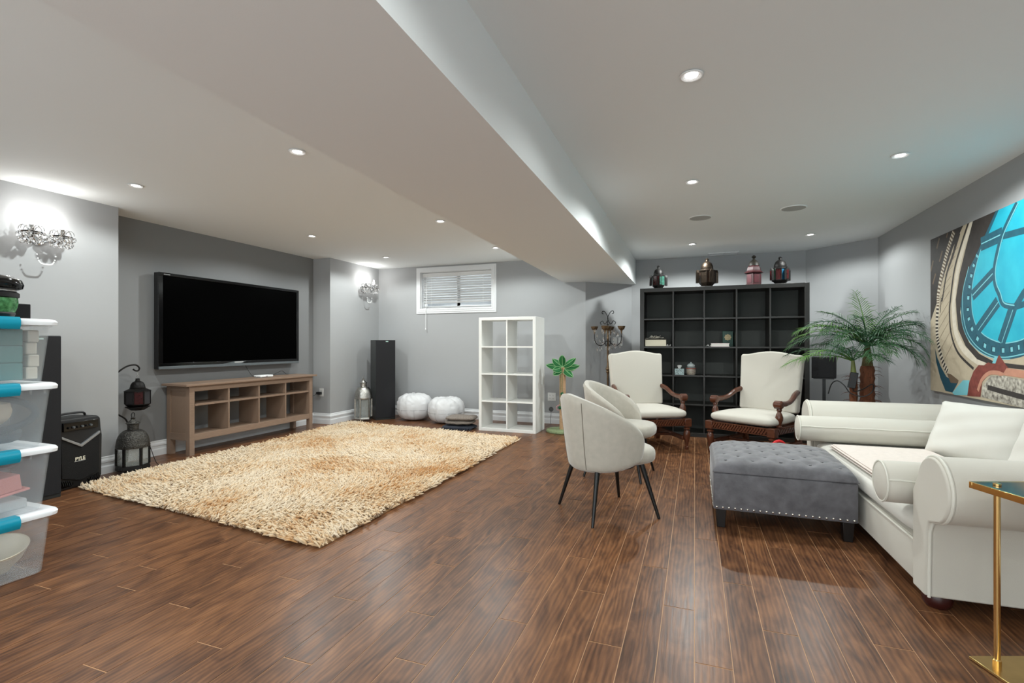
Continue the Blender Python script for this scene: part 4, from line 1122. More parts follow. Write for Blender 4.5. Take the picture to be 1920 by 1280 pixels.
# ---- armchairs (facing -Y, origin floor centre of seat)
def armchair():
    t = thing('carved_armchair', 'x', 'armchair', (0, 0, 0), 0, 'carved cream armchairs')
    mh = G['mahogany']
    for sx in (-1, 1):
        MB().lathe([(.016, 0), (.020, .01), (.020, .03), (.014, .036), (.017, .06), (.026, .10), (.036, .155), (.037, .18), (.026, .205), (.020, .212), (.036, .222), (.036, .232), (.024, .24), (.03, .25), (0, .25)], 18, (sx * .325, -.30, 0)).build('front_leg', mh, t, 30)
        MB().box(sx * .325 - .038, sx * .325 + .038, -.338, -.262, .25, .335).build('corner_block', mh, t, 0, .004)
        b = MB()
        b.add([(sx * .285 + a, .30 + c + dy, z) for z, dy in ((0, .06), (.26, 0)) for a, c in ((-.026, -.026), (.026, -.026), (.026, .026), (-.026, .026))], [(0, 3, 2, 1), (4, 5, 6, 7), (0, 1, 5, 4), (1, 2, 6, 5), (2, 3, 7, 6), (3, 0, 4, 7)])
        b.build('back_leg', mh, t, 0, .004)
        MB().box(sx * .325 - .014, sx * .325 + .014, -.262, .28, .262, .33).build('side_rail', mh, t, 0, .003)
        MB().box(sx * .30 - .018, sx * .30 + .018, -.28, .31, .10, .14).build('stretcher', mh, t, 0, .004)
        cv = MB()
        for k in range(17):
            cv.obox((sx * .341, -.24 + .52 * k / 16, .296), (.018, .015, .056), (.6, 0, 0))
        cv.build('rope_carving', mh, t, 0)
        arm = MB().tube(spline([(sx * .30, .27, .645), (sx * .315, .18, .625), (sx * .33, .06, .572), (sx * .335, -.05, .555), (sx * .335, -.14, .557), (sx * .335, -.19, .565)], 5), [.026] * 8 + [.024] * 8 + [.028] * 10, 10).build('arm', mh, t)
        MB().lathe([(.0, -.042), (.030, -.040), (.040, -.03), (.040, .03), (.030, .040), (0, .042)], 18, (sx * .335, -.205, .555), axis='x').build('scroll_knob', mh, arm)
        MB().lathe([(.026, .335), (.026, .345), (.016, .352), (.022, .375), (.034, .41), (.036, .43), (.026, .465), (.016, .485), (.024, .495), (.024, .515), (.020, .53), (0, .53)], 16, (sx * .335, -.19, 0)).build('arm_post', mh, arm, 30)
    MB().box(-.29, .29, -.320, -.298, .262, .33).build('front_rail', mh, t, 0, .003)
    cv = MB()
    for k in range(20):
        cv.obox((-.272 + .544 * k / 19, -.325, .296), (.015, .022, .058), (0, .6, 0))
    cv.box(-.287, .287, -.333, -.320, .322, .333).box(-.287, .287, -.333, -.320, .260, .268)
    cv.build('rope_carving', mh, t, 0)
    MB().box(-.29, .29, .27, .30, .262, .33).build('back_rail', mh, t, 0, .003)
    MB().box(-.29, .29, -.015, .015, .105, .135).build('stretcher', mh, t, 0, .004)
    def seat(u, v):
        a = 2 * PI * u; e = -PI / 2 + PI * v
        sp = lambda c, ex: math.copysign(abs(c) ** ex, c)
        x = .345 * sp(math.cos(e), .35) * sp(math.cos(a), .28); y = .325 * sp(math.cos(e), .35) * sp(math.sin(a), .28)
        z = .385 + .052 * sp(math.sin(e), .75)
        if y > .1: x *= 1 - .18 * (y - .1) / .22
        z += .018 * (1 - (x / .35) ** 2) * (1 - (y / .33) ** 2) if math.sin(e) > 0 else 0
        return (x, y - .012, z)
    MB().grid(seat, 48, 16, cu=True).build('seat_cushion', G['cream'], t, 60)
    # upholstered back with arched top, leaning backwards
    def outline():
        pts = []
        for k in range(25):
            u = -1 + 2 * k / 24
            x = .328 * u
            z = 1.035 + .035 * max(0, math.cos(u * PI / 2 * 1.25)) ** 1.2 - (.006 if abs(u) > .97 else 0)
            pts.append((x, z))
        pts = [(-.305, .43)] + pts + [(.305, .43)]
        return pts
    bk = MB().prism(outline(), -.045, .045, 'y').build('backrest', G['cream'], t, 0, .022, 4)
    bk.location = (0, .285, 0); bk.rotation_euler = (-.13, 0, 0); bk.location = (0, .285 - .065, 0.0)
    return t
ac = armchair()
def place(t, label, front, d):
    dx, dy = Vector(d).normalized()
    t.location = (front[0] - dx * .30, front[1] - dy * .30, 0)
    t.rotation_euler = (0, 0, face_dir(dx, dy)); t['label'] = label
ac2 = copy_tree(ac)
place(ac, 'cream armchair with carved mahogany arms on the left, nearest the candelabra', (-.368, 5.56), (.48, -.88))
place(ac2, 'cream armchair with carved mahogany arms on the right, beside the potted palm', (.425, 5.49), (-.55, -.835))

# ---- barrel chairs (facing -Y)
def barrel():
    t = thing('barrel_chair', 'x', 'chair', (0, 0, 0), 0, 'beige velvet barrel chairs')
    A = math.radians(122)
    def prof(u):
        k = abs(2 * u - 1)
        top = .455 + .335 * (1 - k ** 1.55) ** .72
        bot = .330 + .10 * k ** 3
        return top, bot
    def q(u, v):
        a = (2 * u - 1) * A
        top, bot = prof(u)
        Rb, Rt = .238, .300
        th = .030 * min(1, (1 - abs(2 * u - 1)) * 7 + .15)
        # cross-section loop: outer side up, round top, inner side down, round bottom
        w = v
        if w < .40: f = w / .40; side = th; z = bot + (top - bot) * f
        elif w < .5: g = (w - .40) / .1 * PI; f = 1; side = th * math.cos(g); z = top + th * math.sin(g) * .9
        elif w < .9: f = 1 - (w - .5) / .40; side = -th; z = bot + (top - bot) * f
        else: g = (w - .9) / .1 * PI; f = 0; side = -th * math.cos(g); z = bot - th * math.sin(g) * .6
        hh = (z - .33) / .46
        r = Rb + (Rt - Rb) * max(0, hh) ** .8 + side
        return (r * 1.02 * math.sin(a), r * .98 * math.cos(a) - .005, z)
    b = MB(); nu, nv = 48, 30
    v = [q(i / nu, j / nv) for i in range(nu + 1) for j in range(nv)]
    f = [(i * nv + j, (i + 1) * nv + j, (i + 1) * nv + (j + 1) % nv, i * nv + (j + 1) % nv) for i in range(nu) for j in range(nv)]
    f += [tuple(range(nv)), tuple(nu * nv + j for j in range(nv - 1, -1, -1))]
    b.add(v, f)
    sh = b.build('shell', G['velvet'], t, 60)
    for s in (-1, 1):
        u = .5 + s * .115
        MB().tube([Vector(q(u, .40 * k / 10)) * 1.0 for k in range(11)], .0028, 6).build('seam', G['dark_seam'], sh)
    def seat(u, v):
        a = 2 * PI * u; e = -PI / 2 + PI * v
        sp = lambda c, ex: math.copysign(abs(c) ** ex, c)
        x = .228 * sp(math.cos(e), .35) * sp(math.cos(a), .75); y = .27 * sp(math.cos(e), .35) * sp(math.sin(a), .75)
        z = .405 + .062 * sp(math.sin(e), .6)
        if y < 0: x *= 1 + .12 * min(1, -y / .2)
        if y > .19: y = .19 + (y - .19) * .3
        return (x, y - .04, z)
    MB().grid(seat, 44, 14, cu=True).build('seat', G['velvet'], t, 60)
    MB().lathe([(0, .325), (.19, .325), (.20, .345), (0, .345)], 28).build('seat_base', G['black_satin'], t)
    for sx in (-1, 1):
        for sy in (-1, 1):
            MB().tube([(sx * .165, sy * .165, .345), (sx * .245, sy * .245, 0)], [.018, .0095], 12).build('leg', G['black_satin'], t)
    return t
bc1 = barrel(); bc2 = copy_tree(bc1)
bc1.location = (-.565, 3.41, 0); bc1.rotation_euler = (0, 0, face_dir(.77, .64)); bc1['label'] = 'beige velvet barrel chair with black tapered legs, nearer the camera'
bc2.location = (-.625, 4.44, 0); bc2.rotation_euler = (0, 0, face_dir(.99, -.13)); bc2['label'] = 'beige velvet barrel chair behind the nearer one, beside the carved armchair'

# ---- tufted storage ottoman
OX0, OX1, OY0, OY1 = .108, .876, 3.335, 4.115
ot = thing('storage_ottoman', 'grey velvet tufted storage ottoman with nailhead trim and dark legs', 'ottoman', ((OX0 + OX1) / 2, (OY0 + OY1) / 2, 0))
ox, oy = (OX1 - OX0) / 2, (OY1 - OY0) / 2
MB().box(-ox, ox, -oy, oy, .115, .345).build('body', G['grey_velvet'], ot, 0, .010, 3)
btn = []
for i in range(5):
    for j in range(5):
        btn.append((-.8 + .4 * i, -.8 + .4 * j))
for i in range(4):
    for j in range(4):
        btn.append((-.6 + .4 * i, -.6 + .4 * j))
def lidtop(u, v):
    x, y = 2 * u - 1, 2 * v - 1
    edge = (max(0, 1 - abs(x) ** 10) * max(0, 1 - abs(y) ** 10)) ** .5
    z = .352 + .072 * edge + .022 * (1 - x * x) * (1 - y * y) + edge * .0010 * (math.sin(31 * x + 9 * y) * math.sin(27 * y - 7 * x) + math.sin(47 * x * y + 13 * y))
    for bx_, by_ in btn:
        d2 = ((x - bx_) * ox) ** 2 + ((y - by_) * oy) ** 2
        z -= .010 * math.exp(-d2 / .0016)
    return (x * (ox + .004), y * (oy + .004), z)
lb = MB().grid(lidtop, 72, 72)
lb.box(-ox - .004, ox + .004, -oy - .004, oy + .004, .347, .3525)
lidp = lb.build('lid', G['grey_velvet'], ot, 60)
for bx_, by_ in btn:
    p = lidtop((bx_ + 1) / 2, (by_ + 1) / 2)
    MB().ball((p[0], p[1], p[2] + .001), .009, 8, 6, .5).build('button', G['grey_velvet'], lidp)
for sx in (-1, 1):
    for sy in (-1, 1):
        MB().tbox(sx * (ox - .045) - .03, sx * (ox - .045) + .03, sy * (oy - .045) - .03, sy * (oy - .045) + .03, 0, .118, .006).build('leg', G['espresso'], ot, 0, .003)
nl = MB().lathe([(.0075, 0), (.006, .0035), (.003, .005), (0, .0055)], 10, axis='x').mesh('nailhead', G['nail'], 60)
for side in range(4):
    Ln = (2 * ox if side in (0, 2) else 2 * oy) - .04
    for k in range(22):
        s = -Ln / 2 + Ln * k / 21
        loc, rz = {0: ((s, -oy, .132), -PI / 2), 1: ((ox, s, .132), 0), 2: ((s, oy, .132), PI / 2), 3: ((-ox, s, .132), PI)}[side]
        o = bpy.data.objects.new('nailhead', nl); COL.objects.link(o); o.parent = ot; o.location = loc; o.rotation_euler = (0, 0, rz)

# ---- daybed
db = thing('daybed', 'cream upholstered daybed with two rolled arms along the right wall', 'daybed', (.907, 3.60, 0), .028)
DW, DIN, DOUT = 1.00, .905, 1.02
MB().box(0, DW, -DIN, DIN, .072, .262).build('base', G['cream'], db, 0, .012, 3)
pb = MB().tube([(-.004, -DIN, .262), (-.004, DIN, .262)], .006, 8); pb.build('piping', G['piping'], db)
def seatc(u, v):
    a = 2 * PI * u; e = -PI / 2 + PI * v
    sp = lambda c, ex: math.copysign(abs(c) ** ex, c)
    x = (DW / 2 + .005) * sp(math.cos(e), .28) * sp(math.cos(a), .12); y = (DIN - .006) * sp(math.cos(e), .28) * sp(math.sin(a), .12)
    return (x + DW / 2 - .002, y, .327 + .068 * sp(math.sin(e), .55))
MB().grid(seatc, 72, 16, cu=True).build('seat_cushion', G['white_linen'], db, 60)
def arm_profile(s):
    # (y, z) section, s=-1 near arm, +1 far arm
    cy, cz, r_ = 1.085, .545, .135
    pts = [(DIN, .072), (DIN, .50)]
    for k in range(19):
        a = math.radians(168 - k * (168 + 62) / 18)
        pts.append((cy + r_ * math.cos(a), cz + r_ * math.sin(a)))
    pts += [(1.055, .40), (DOUT + .01, .35), (DOUT, .072)]
    return [(s * y, z) for y, z in pts]
for s in (-1, 1):
    am = MB().prism(arm_profile(s), .0, DW - .005, 'x').build('rolled_arm', G['cream'], db, 30, .008, 3)
    pr_ = arm_profile(s)
    MB().prism([(p[0] * .985 + s * .015 * 1.03, p[1] * .985 + .006) for p in pr_], -.022, -.001, 'x').build('arm_front', G['cream'], am, 30, .007, 3)
    MB().tube([(-.006, p[0], p[1]) for p in pr_[1:-1]] + [(-.006, pr_[-1][0], pr_[-1][1])], .0065, 8).build('piping', G['piping'], am)
for x in (.06, DW - .06):
    for y in (-DIN - .02, DIN + .02):
        MB().lathe([(.0, 0), (.040, 0), (.050, .012), (.056, .035), (.050, .055), (.042, .06), (.042, .072), (0, .072)], 20, (x, y, 0)).build('bun_foot', G['cherry_foot'], db)
MB().box(DW - .055, DW, -DIN, DIN, .262, .56).build('low_back', G['cream'], db, 0, .02, 3)

def bolster(label, loc, rz, L, r_):
    t = thing('bolster_pillow', label, 'bolster', loc, rz, 'cream bolster pillows')
    prof = [(0, -.012), (r_ * .5, -.008), (r_ * .93, .004), (r_ * .99, .02), (r_, .06), (r_ * 1.01, L / 2), (r_, L - .06), (r_ * .99, L - .02), (r_ * .93, L - .004), (r_ * .5, L + .008), (0, L + .012)]
    MB().lathe(prof, 32, axis='x').build('roll', G['cream'], t, 60)
    for x in (.006, L - .006):
        MB().tube([(x, r_ * .97 * math.cos(a), r_ * .97 * math.sin(a)) for a in [2 * PI * i / 28 for i in range(28)]], .005, 6, closed=True).build('piping', G['piping'], t)
    MB().tube([(.01 + (L - .02) * i / 16, -r_ * 1.0 * math.cos(.28) , r_ * math.sin(.28) + .002 * math.sin(i * 1.7)) for i in range(17)], .0048, 6).build('zip_seam', G['piping'], t)
bolster('long cream bolster lying against the far rolled arm of the daybed', (.745, 4.385, .4935), .028, .92, .096)
bolster('cream bolster tucked inside the near rolled arm of the daybed', (.822, 2.82, .4935), .028, .66, .096)

def pillow(label, loc, rot, w, h, th, m, seed):
    rr = random.Random(seed)
    ph = rr.uniform(0, 6)
    b = MB(); n = 22
    def side(sg):
        def q(u, v):
            x, y = 2 * u - 1, 2 * v - 1
            k = 1 - .09 * (1 - abs(x) ** 3) * abs(y) ** 6; k2 = 1 - .09 * (1 - abs(y) ** 3) * abs(x) ** 6
            t_ = (max(0, 1 - x ** 4) * max(0, 1 - y ** 4)) ** .55
            z = sg * th * t_ + .006 * math.sin(5 * x + 3 * y + ph) * t_ + .004 * math.sin(11 * y - 4 * x + ph) * t_
            return (x * w / 2 * k2, y * h / 2 * k, z)
        return q
    b.grid(side(1), n, n); b.grid(side(-1), n, n)
    o = b.build('throw_pillow', m, None, 60)
    wl = o.modifiers.new('weld', 'WELD'); wl.merge_threshold = .0005
    tag(o, label, 'pillow', 'pillows on the daybed')
    o.location = loc; o.rotation_euler = rot
    return o
def lean(nx, ny, tilt):
    # pillow plane facing horizontally (nx,ny), top leaning back by tilt
    d = Vector((nx, ny, 0)).normalized()
    zax = (d * math.cos(tilt) + V(0, 0, math.sin(tilt))).normalized()
    xax = V(0, 0, 1).cross(d).normalized(); yax = zax.cross(xax)
    return Matrix((xax, yax, zax)).transposed().to_euler()
pillow('large cream pillow in the far corner of the daybed beside the long bolster', (1.70, 4.00, .570), lean(-.80, -.60, .50), .55, .42, .075, G['white_linen'], 3)
pillow('white pillow at the right edge, leaning on the wall below the clock picture', (1.68, 3.17, .582), lean(-.93, -.36, .45), .50, .43, .075, G['white_linen'], 5)

bl_ = thing('folded_blanket', 'pale blush blanket folded flat on the daybed seat', 'blanket', (1.30, 3.62, .3965), .03)
for k in range(4):
    dx = .012 * (k % 2)
    MB().box(-.37 + dx, .20, -.58 + .01 * k, .56 - .012 * k, .0005 + k * .0075, .0070 + k * .0075).build('layer', G['pink_knit'] if k != 1 else G['blanket_edge'], bl_, 0, .003)

# ---- red cloth on armchair side
rc = thing('red_bag', 'bright red fabric bag on the floor behind the ottoman', 'bag', (.66, 4.68, 0), .4)
cushion(MB(), .09, .06, .14, seed=21, amp=.004).build('bag_body', G['navy_cloth'], rc, 60).location = (0, 0, .1405)
MB().tube(bez((-.07, 0, .25), (-.05, 0, .355), (.05, 0, .355), (.07, 0, .25)), .013, 8).build('bag_handle', G['red_cloth'], rc)

# ---- gold side table
gt = thing('gold_side_table', 'gold side table with mirrored top in the lower right foreground', 'side table', (.932, 2.262, 0), YAW)
TW, TD = .234, .46          # along local x, and -y
MB().box(0, TW, -TD, 0, .002, .012).build('base_plate', G['gold_brushed'], gt, 0, .0015)
for x in (.052, .182):
    for y in (-.052, -TD + .052):
        p = MB().tube([(x, y, .012), (x, y, .622)], .0095, 16).build('post', G['gold'], gt)
        MB().lathe([(.012, .6455), (.012, .651), (.006, .653), (0, .653)], 12, (x, y, 0)).build('cap_screw', G['gold'], p)
        MB().lathe([(.0125, .012), (.0125, .03), (.0095, .034)], 16, (x, y, 0)).build('collar', G['gold'], p)
fr2 = MB().box(0, TW, -TD, -TD + .012, .622, .645).box(0, TW, -.012, 0, .622, .645).box(0, .012, -TD + .012, -.012, .622, .645).box(TW - .012, TW, -TD + .012, -.012, .622, .645)
fr2.build('top_frame', G['gold'], gt, 0, .001)
MB().box(.012, TW - .012, -TD + .012, -.012, .628, .6445).build('mirror_top', mat('smoked_mirror', srgb(120, 112, 100), .12, 1), gt, 0)
for x in (.04, TW - .04):
    for y in (-.04, -TD + .04): MB().lathe([(.010, 0), (.010, .002), (0, .002)], 8, (x, y, 0)).build('pad', G['black_satin'], gt)

# ---- speaker on stand behind armchair
ss = thing('speaker_on_stand', 'black bookshelf speaker on a slim stand between armchair and palm', 'speaker', (1.395, 6.60, 0), face_dir(-.25, -.97))
MB().box(-.10, .10, -.11, .11, 0, .02).build('stand_base', G['black_satin'], ss, 0, .003)
MB().box(-.016, .016, -.016, .016, .02, .745).build('stand_post', G['black_satin'], ss, 0, .002)
MB().box(-.10, .10, -.10, .10, .745, .755).build('stand_plate', G['black_satin'], ss, 0)
MB().box(-.118, .118, -.10, .11, .755, .998).build('cabinet', G['black_plastic'], ss, 0, .004)
MB().box(-.112, .112, -.109, -.10, .762, .992).build('grille', G['black_cloth'], ss, 0, .003)

# ---- potted palm
pm = thing('potted_palm', 'leafy green potted palm with shaggy brown trunk in the right corner', 'palm', (1.525, 5.62, 0))
MB().lathe([(.0, 0), (.12, 0), (.155, .26), (.165, .27), (.165, .29), (.145, .29), (.14, .262), (0, .262)], 28).build('pot', G['pot'], pm)
MB().lathe([(0, .264), (.139, .263)], 28).build('soil', G['soil'], pm)
def trunk(x, y, r0, z1_, n):
    pr2 = []
    for k in range(n * 2 + 1):
        z = .255 + (z1_ - .255) * k / (n * 2)
        pr2.append((r0 * (1 - .12 * k / n / 2) * (1.08 if k % 2 else .95), z))
    pr2.append((r0 * .4, z1_ + .02))
    tr = MB().lathe(pr2, 16, (x, y, 0)).build('trunk', G['palm_trunk'], pm, 30)
    hb = MB()
    for k in range(n * 8):
        a = random.uniform(0, 2 * PI); z = random.uniform(.3, z1_); c = Vector((math.cos(a), math.sin(a), 0))
        p0 = Vector((x, y, z)) + c * r0 * .9
        hb.tube(bez(p0, p0 + c * .03, p0 + c * .05 + V(0, 0, -.002), p0 + c * random.uniform(.05, .075) + V(0, 0, -.025), 5), [.003, .0026, .002, .0016, .001, .0006], 4)
    tag(hb.build('trunk_fibre', G['palm_trunk'], tr), kind='stuff')
trunk(.02, 0, .064, .93, 9)
trunk(-.10, -.03, .036, .86, 7)
MB().tube([(.02, 0, .92), (.02, 0, 1.0), (.02, 0, 1.18)], [.05, .040, .016], 12).build('crown_stem', mat('leaf_sheath', srgb(96, 84, 48), .8, var=.5, vscale=40, bump=.8, bscale=60), pm)
MB().tube([(-.10, -.03, .85), (-.105, -.03, 1.0)], [.026, .012], 10).build('crown_stem', G['palm_stem'], pm)
def frond(base, az, elev, L, droop, m, ll=.17, npair=26):
    b = MB()
    d = Vector((math.cos(az), math.sin(az), 0)); pts = []; p = Vector(base); e = elev
    N_ = 22
    for i in range(N_ + 1):
        pts.append(p.copy())
        p = p + (d * math.cos(e) + V(0, 0, math.sin(e))) * (L / N_)
        e -= droop / N_
    b.tube(pts, [.006 * (1 - .8 * i / N_) + .0012 for i in range(N_ + 1)], 5)
    side = V(0, 0, 1).cross(d).normalized()
    for k in range(npair):
        u = .16 + .84 * k / (npair - 1); fi = u * N_; i = min(int(fi), N_ - 1); q = pts[i].lerp(pts[i + 1], fi - i)
        tg = (pts[i + 1] - pts[i]).normalized(); up = side.cross(tg) * -1
        if up.z < 0: up = -up
        ln_ = ll * (math.sin(PI * (.12 + .80 * u)) ** .8) * random.uniform(.85, 1.1)
        for s in (-1, 1):
            dr = (tg * (.55 + .5 * u) + side * s * (1.0 - .25 * u) + up * random.uniform(.0, .40)).normalized()
            w_l = .0047 * (1 - .3 * u)
            nrm = dr.cross(tg).normalized(); wd = dr.cross(nrm).normalized()
            m1 = q + dr * ln_ * .5 + V(0, 0, -.005); e1 = q + dr * ln_ * .96 + V(0, 0, -.065 * random.uniform(.4, 1.6) * ln_ / .17)
            ridge = nrm * .0022
            b.add([q - wd * w_l * .4, q + wd * w_l * .4, m1 - wd * w_l, m1 + wd * w_l, e1, m1 + ridge, q + ridge],
                  [(0, 6, 5, 2), (6, 1, 3, 5), (2, 5, 4), (5, 3, 4)])
    for i, v in enumerate(b.v):
        if v[0] > .22: b.v[i] = (.22 + .19 * math.tanh((v[0] - .22) / .19), v[1], v[2])
    return b.build('frond', m, pm, 0)
C1 = (.02, 0, 1.12); C2 = (-.105, -.03, .98)
FR = G['frond']; FL = G['frond_lit']
spec = [
 (C1, 1.72, 1.42, .60, .55, FL), (C1, .30, 1.05, .66, 1.5, FR), (C1, -.35, .98, .68, 1.6, FR), (C1, .05, .68, .70, 1.55, FR), (C1, 2.75, .92, .70, 1.45, FR),
 (C1, -2.75, .85, .74, 1.35, FL), (C1, -2.2, .78, .66, 1.5, FR), (C1, 3.35, .62, .76, 1.35, FR), (C1, -1.3, .95, .52, 1.7, FR), (C1, -.75, .62, .60, 1.6, FR),
 (C1, 1.1, .95, .50, 1.5, FR), (C1, 2.2, .70, .52, 1.4, FR), (C1, -.15, .28, .52, 1.3, FR), (C1, .75, .45, .40, 1.2, FR), (C1, -1.75, .40, .50, 1.3, FR),
 (C1, .55, 1.25, .62, 1.1, FR), (C1, 2.4, 1.2, .6, 1.1, FR), (C1, -1.05, .80, .66, 1.5, FR), (C1, -.5, 1.1, .6, 1.6, FR), (C1, -1.55, .62, .62, 1.5, FR), (C1, 3.05, .80, .70, 1.5, FL), (C1, -2.5, 1.05, .58, 1.7, FR), (C1, .2, .95, .55, 1.8, FR), (C1, -.9, .35, .55, 1.3, FR), (C1, -2.0, 1.2, .6, 1.5, FR), (C1, 2.0, 1.0, .62, 1.5, FR), (C1, -.2, 1.3, .62, 1.5, FR), (C1, -1.15, 1.15, .55, 1.9, FR), (C1, -2.9, 1.1, .66, 1.6, FR), (C1, -2.35, .5, .62, 1.3, FR),
 (C2, -2.55, .62, .62, 1.25, FL), (C2, 2.95, .66, .60, 1.2, FR), (C2, -2.95, .40, .66, 1.0, FL), (C2, -1.55, .85, .36, 1.4, FR), (C2, 2.3, .95, .48, 1.3, FR), (C2, -.8, .7, .34, 1.4, FR), (C2, -2.1, .95, .42, 1.5, FR)]
for b_, az, el, L_, dr_, m_ in spec:
    frond(b_, az + random.uniform(-.06, .06), el, L_, dr_, m_, .195 if b_ is C1 else .16, 24 if b_ is C1 else 20)
ad = thing('battery_pack', 'small black battery box with looped cable tied to the palm trunk', 'battery pack', (1.405, 5.53, .80), .5)
ad.rotation_euler = (0, .18, -.2)
MB().box(-.032, .032, -.014, .014, -.075, .075).build('case', G['black_plastic'], ad, 0, .004)
MB().tube(spline([(.01, 0, -.07), (.03, -.03, -.10), (.09, -.05, -.06), (.15, -.06, .0), (.16, -.05, -.07), (.10, -.05, -.13), (.0, -.05, -.12), (-.06, -.04, -.06), (-.12, -.03, -.03), (-.16, -.02, -.07), (-.17, -.02, -.17)]), .005, 7).build('cable', G['black_satin'], ad)

# ---- clock window picture on the right wall (canvas print)
AX, AY0, AY1, AZ0, AZ1 = XR, 5.405, 3.30, .735, 2.065
art = thing('canvas_picture', 'large canvas photograph of a turquoise round clock window and stone arch', 'picture', (AX, AY0, AZ0))
MB().box(-.030, -.001, AY1 - AY0, 0, 0, AZ1 - AZ0).build('canvas', mat('canvas_edge', srgb(70, 64, 58), .8), art, 0)
ct, s_t = math.cos(YAW), math.sin(YAW)
TH = [ (c) for c in (
 mat('print_stone', srgb(188, 174, 150), .7, var=.12, vscale=14), mat('print_dark', srgb(56, 50, 47), .7, var=.3, vscale=20), mat('print_pale', srgb(214, 204, 186), .7, var=.15, vscale=25),
 mat('print_turquoise', srgb(44, 178, 198), .6, var=.10, vscale=6, vcol=srgb(24, 158, 184)), mat('print_teal_frame', srgb(34, 92, 110), .65, var=.25, vscale=25), mat('print_light_teal', srgb(120, 190, 200), .65),
 mat('print_rust', srgb(134, 66, 56), .7, var=.35, vscale=30), mat('print_brown', srgb(104, 86, 68), .7), mat('print_deep_blue', srgb(28, 72, 88), .7), mat('print_rough_stone', srgb(206, 200, 186), .7, var=.55, vscale=40, vcol=srgb(96, 88, 80)), mat('print_salmon', srgb(196, 140, 116), .7, var=.15, vscale=20))]
def onp(px, py):
    # where a point of the print lies on the canvas, in metres from its top-left corner
    k = (px - 960) / FPX
    d = (XR - .031) / (k * ct - s_t)
    return ((k * s_t + ct) * d - AY0, CAMZ + (HORIZON - py) / FPX * d - AZ0)
def clip(poly):
    # clip to the canvas
    def cut(P_, f, inter):
        out = []
        for i in range(len(P_)):
            a, b = P_[i - 1], P_[i]
            if f(b):
                if not f(a): out.append(inter(a, b))
                out.append(b)
            elif f(a): out.append(inter(a, b))
        return out
    for ax, lim, sg in ((0, -.001, -1), (0, AY1 - AY0 + .001, 1), (1, .001, 1), (1, AZ1 - AZ0 - .001, -1)):
        f = lambda p: sg * (p[ax] - lim) >= 0
        def it(a, b):
            t_ = (lim - a[ax]) / (b[ax] - a[ax]); return tuple(a[k] + (b[k] - a[k]) * t_ for k in (0, 1))
        poly = cut(poly, f, it)
        if len(poly) < 3: return None
    return poly
pr3 = MB(); layer = [0]
def za(x, y): return onp(1740 + x / 7.11, 380 + y / 7.11)
def zB(x, y): return onp(1740 + x / 6.095, 560 + y / 6.095)
def pg(pts, mi):
    p = clip(pts)
    if not p: return
    layer[0] += 1
    x = -.0302 - layer[0] * .000012
    v = [(x, q[0], q[1]) for q in p]
    import mathutils.geometry as mg
    tri = mg.tessellate_polygon([[Vector((q[0], q[1], 0)) for q in p]])
    pr3.add(v, [tuple(t_) for t_ in tri], mi)
def strip(c, w, mi):
    # band of width w along a curve
    c = [Vector(p) for p in c]; L_, R_ = [], []
    for i, p in enumerate(c):
        t_ = (c[min(i + 1, len(c) - 1)] - c[max(i - 1, 0)]).normalized(); n_ = Vector((-t_.y, t_.x))
        ww = w[i] if hasattr(w, '__len__') else w
        L_.append(tuple(p + n_ * ww / 2)); R_.append(tuple(p - n_ * ww / 2))
    pg(L_ + R_[::-1], mi)
def sp2(pts, n=6):
    return [(p.x, p.y) for p in spline([(q[0], q[1], 0) for q in pts], n)]
W_, H_ = AY1 - AY0, AZ1 - AZ0
pg([(0, 0), (W_, 0), (W_, H_), (0, H_)], 0)
pg([za(20, 480), za(470, 300), za(330, 600), za(200, 1000), za(130, 1290), za(60, 1500), za(20, 1620)], 1)                       # dark building
for a, b in (((150, 470), (115, 610)), ((190, 640), (150, 785)), ((68, 770), (35, 915)), ((100, 945), (62, 1085)), ((262, 400), (243, 465))):
    strip([za(*a), za(*b)], .022, 7)
dent = sp2([za(345, 380), za(290, 540), za(245, 690), za(205, 850), za(165, 1030), za(135, 1230), zB(112, 70), zB(102, 240), zB(103, 400), zB(122, 540), zB(165, 710), zB(225, 840)], 8)
strip(dent, .05, 2)
acc = 0
for i in range(0, len(dent) - 2, 2):
    a, b = Vector(dent[i]), Vector(dent[i + 1])
    strip([tuple(a), tuple(b)], .048, 7 if i < 50 else 1)
strip(sp2([za(410, 400), za(330, 700), za(245, 960), za(190, 1290), zB(150, 0), zB(140, 160)]), [.05, .05, .045, .04, .035, .03, .03, .03, .03, .03, .025, .025, .025, .02, .02, .02, .02, .02, .02, .02, .02, .02, .015, .015, .01, .01, .01, .01, .01, .008, .005][:31], 1)
for k in range(11):                                                                                                             # stone joints
    a = dent[20 + k * 6] if 20 + k * 6 < len(dent) else dent[-1]
    strip([(a[0] - .02, a[1] + .0), (a[0] - .22, a[1] + .07 + .012 * k)], .003, 7)
strip(sp2([za(540, 260), za(430, 600), za(350, 900), za(300, 1280), zB(245, 150), zB(265, 400), zB(345, 620), zB(520, 800)]), .022, 1)
strip(sp2([za(590, 240), za(470, 600), za(395, 900), za(345, 1280), zB(295, 160), zB(318, 380), zB(420, 590), zB(650, 760)]), [.05] * 20 + [.06] * 23, 2)
pg([za(600, 240), za(960, 80), za(800, 420), za(690, 620), za(610, 850), za(520, 1100), za(470, 1290), zB(365, 150), zB(400, 330), zB(470, 500), zB(590, 630), zB(760, 720), zB(1100, 760), zB(1100, 810), zB(760, 770), zB(560, 690), zB(430, 540), zB(345, 350), zB(325, 150), za(370, 1290), za(420, 950), za(500, 620)], 1)
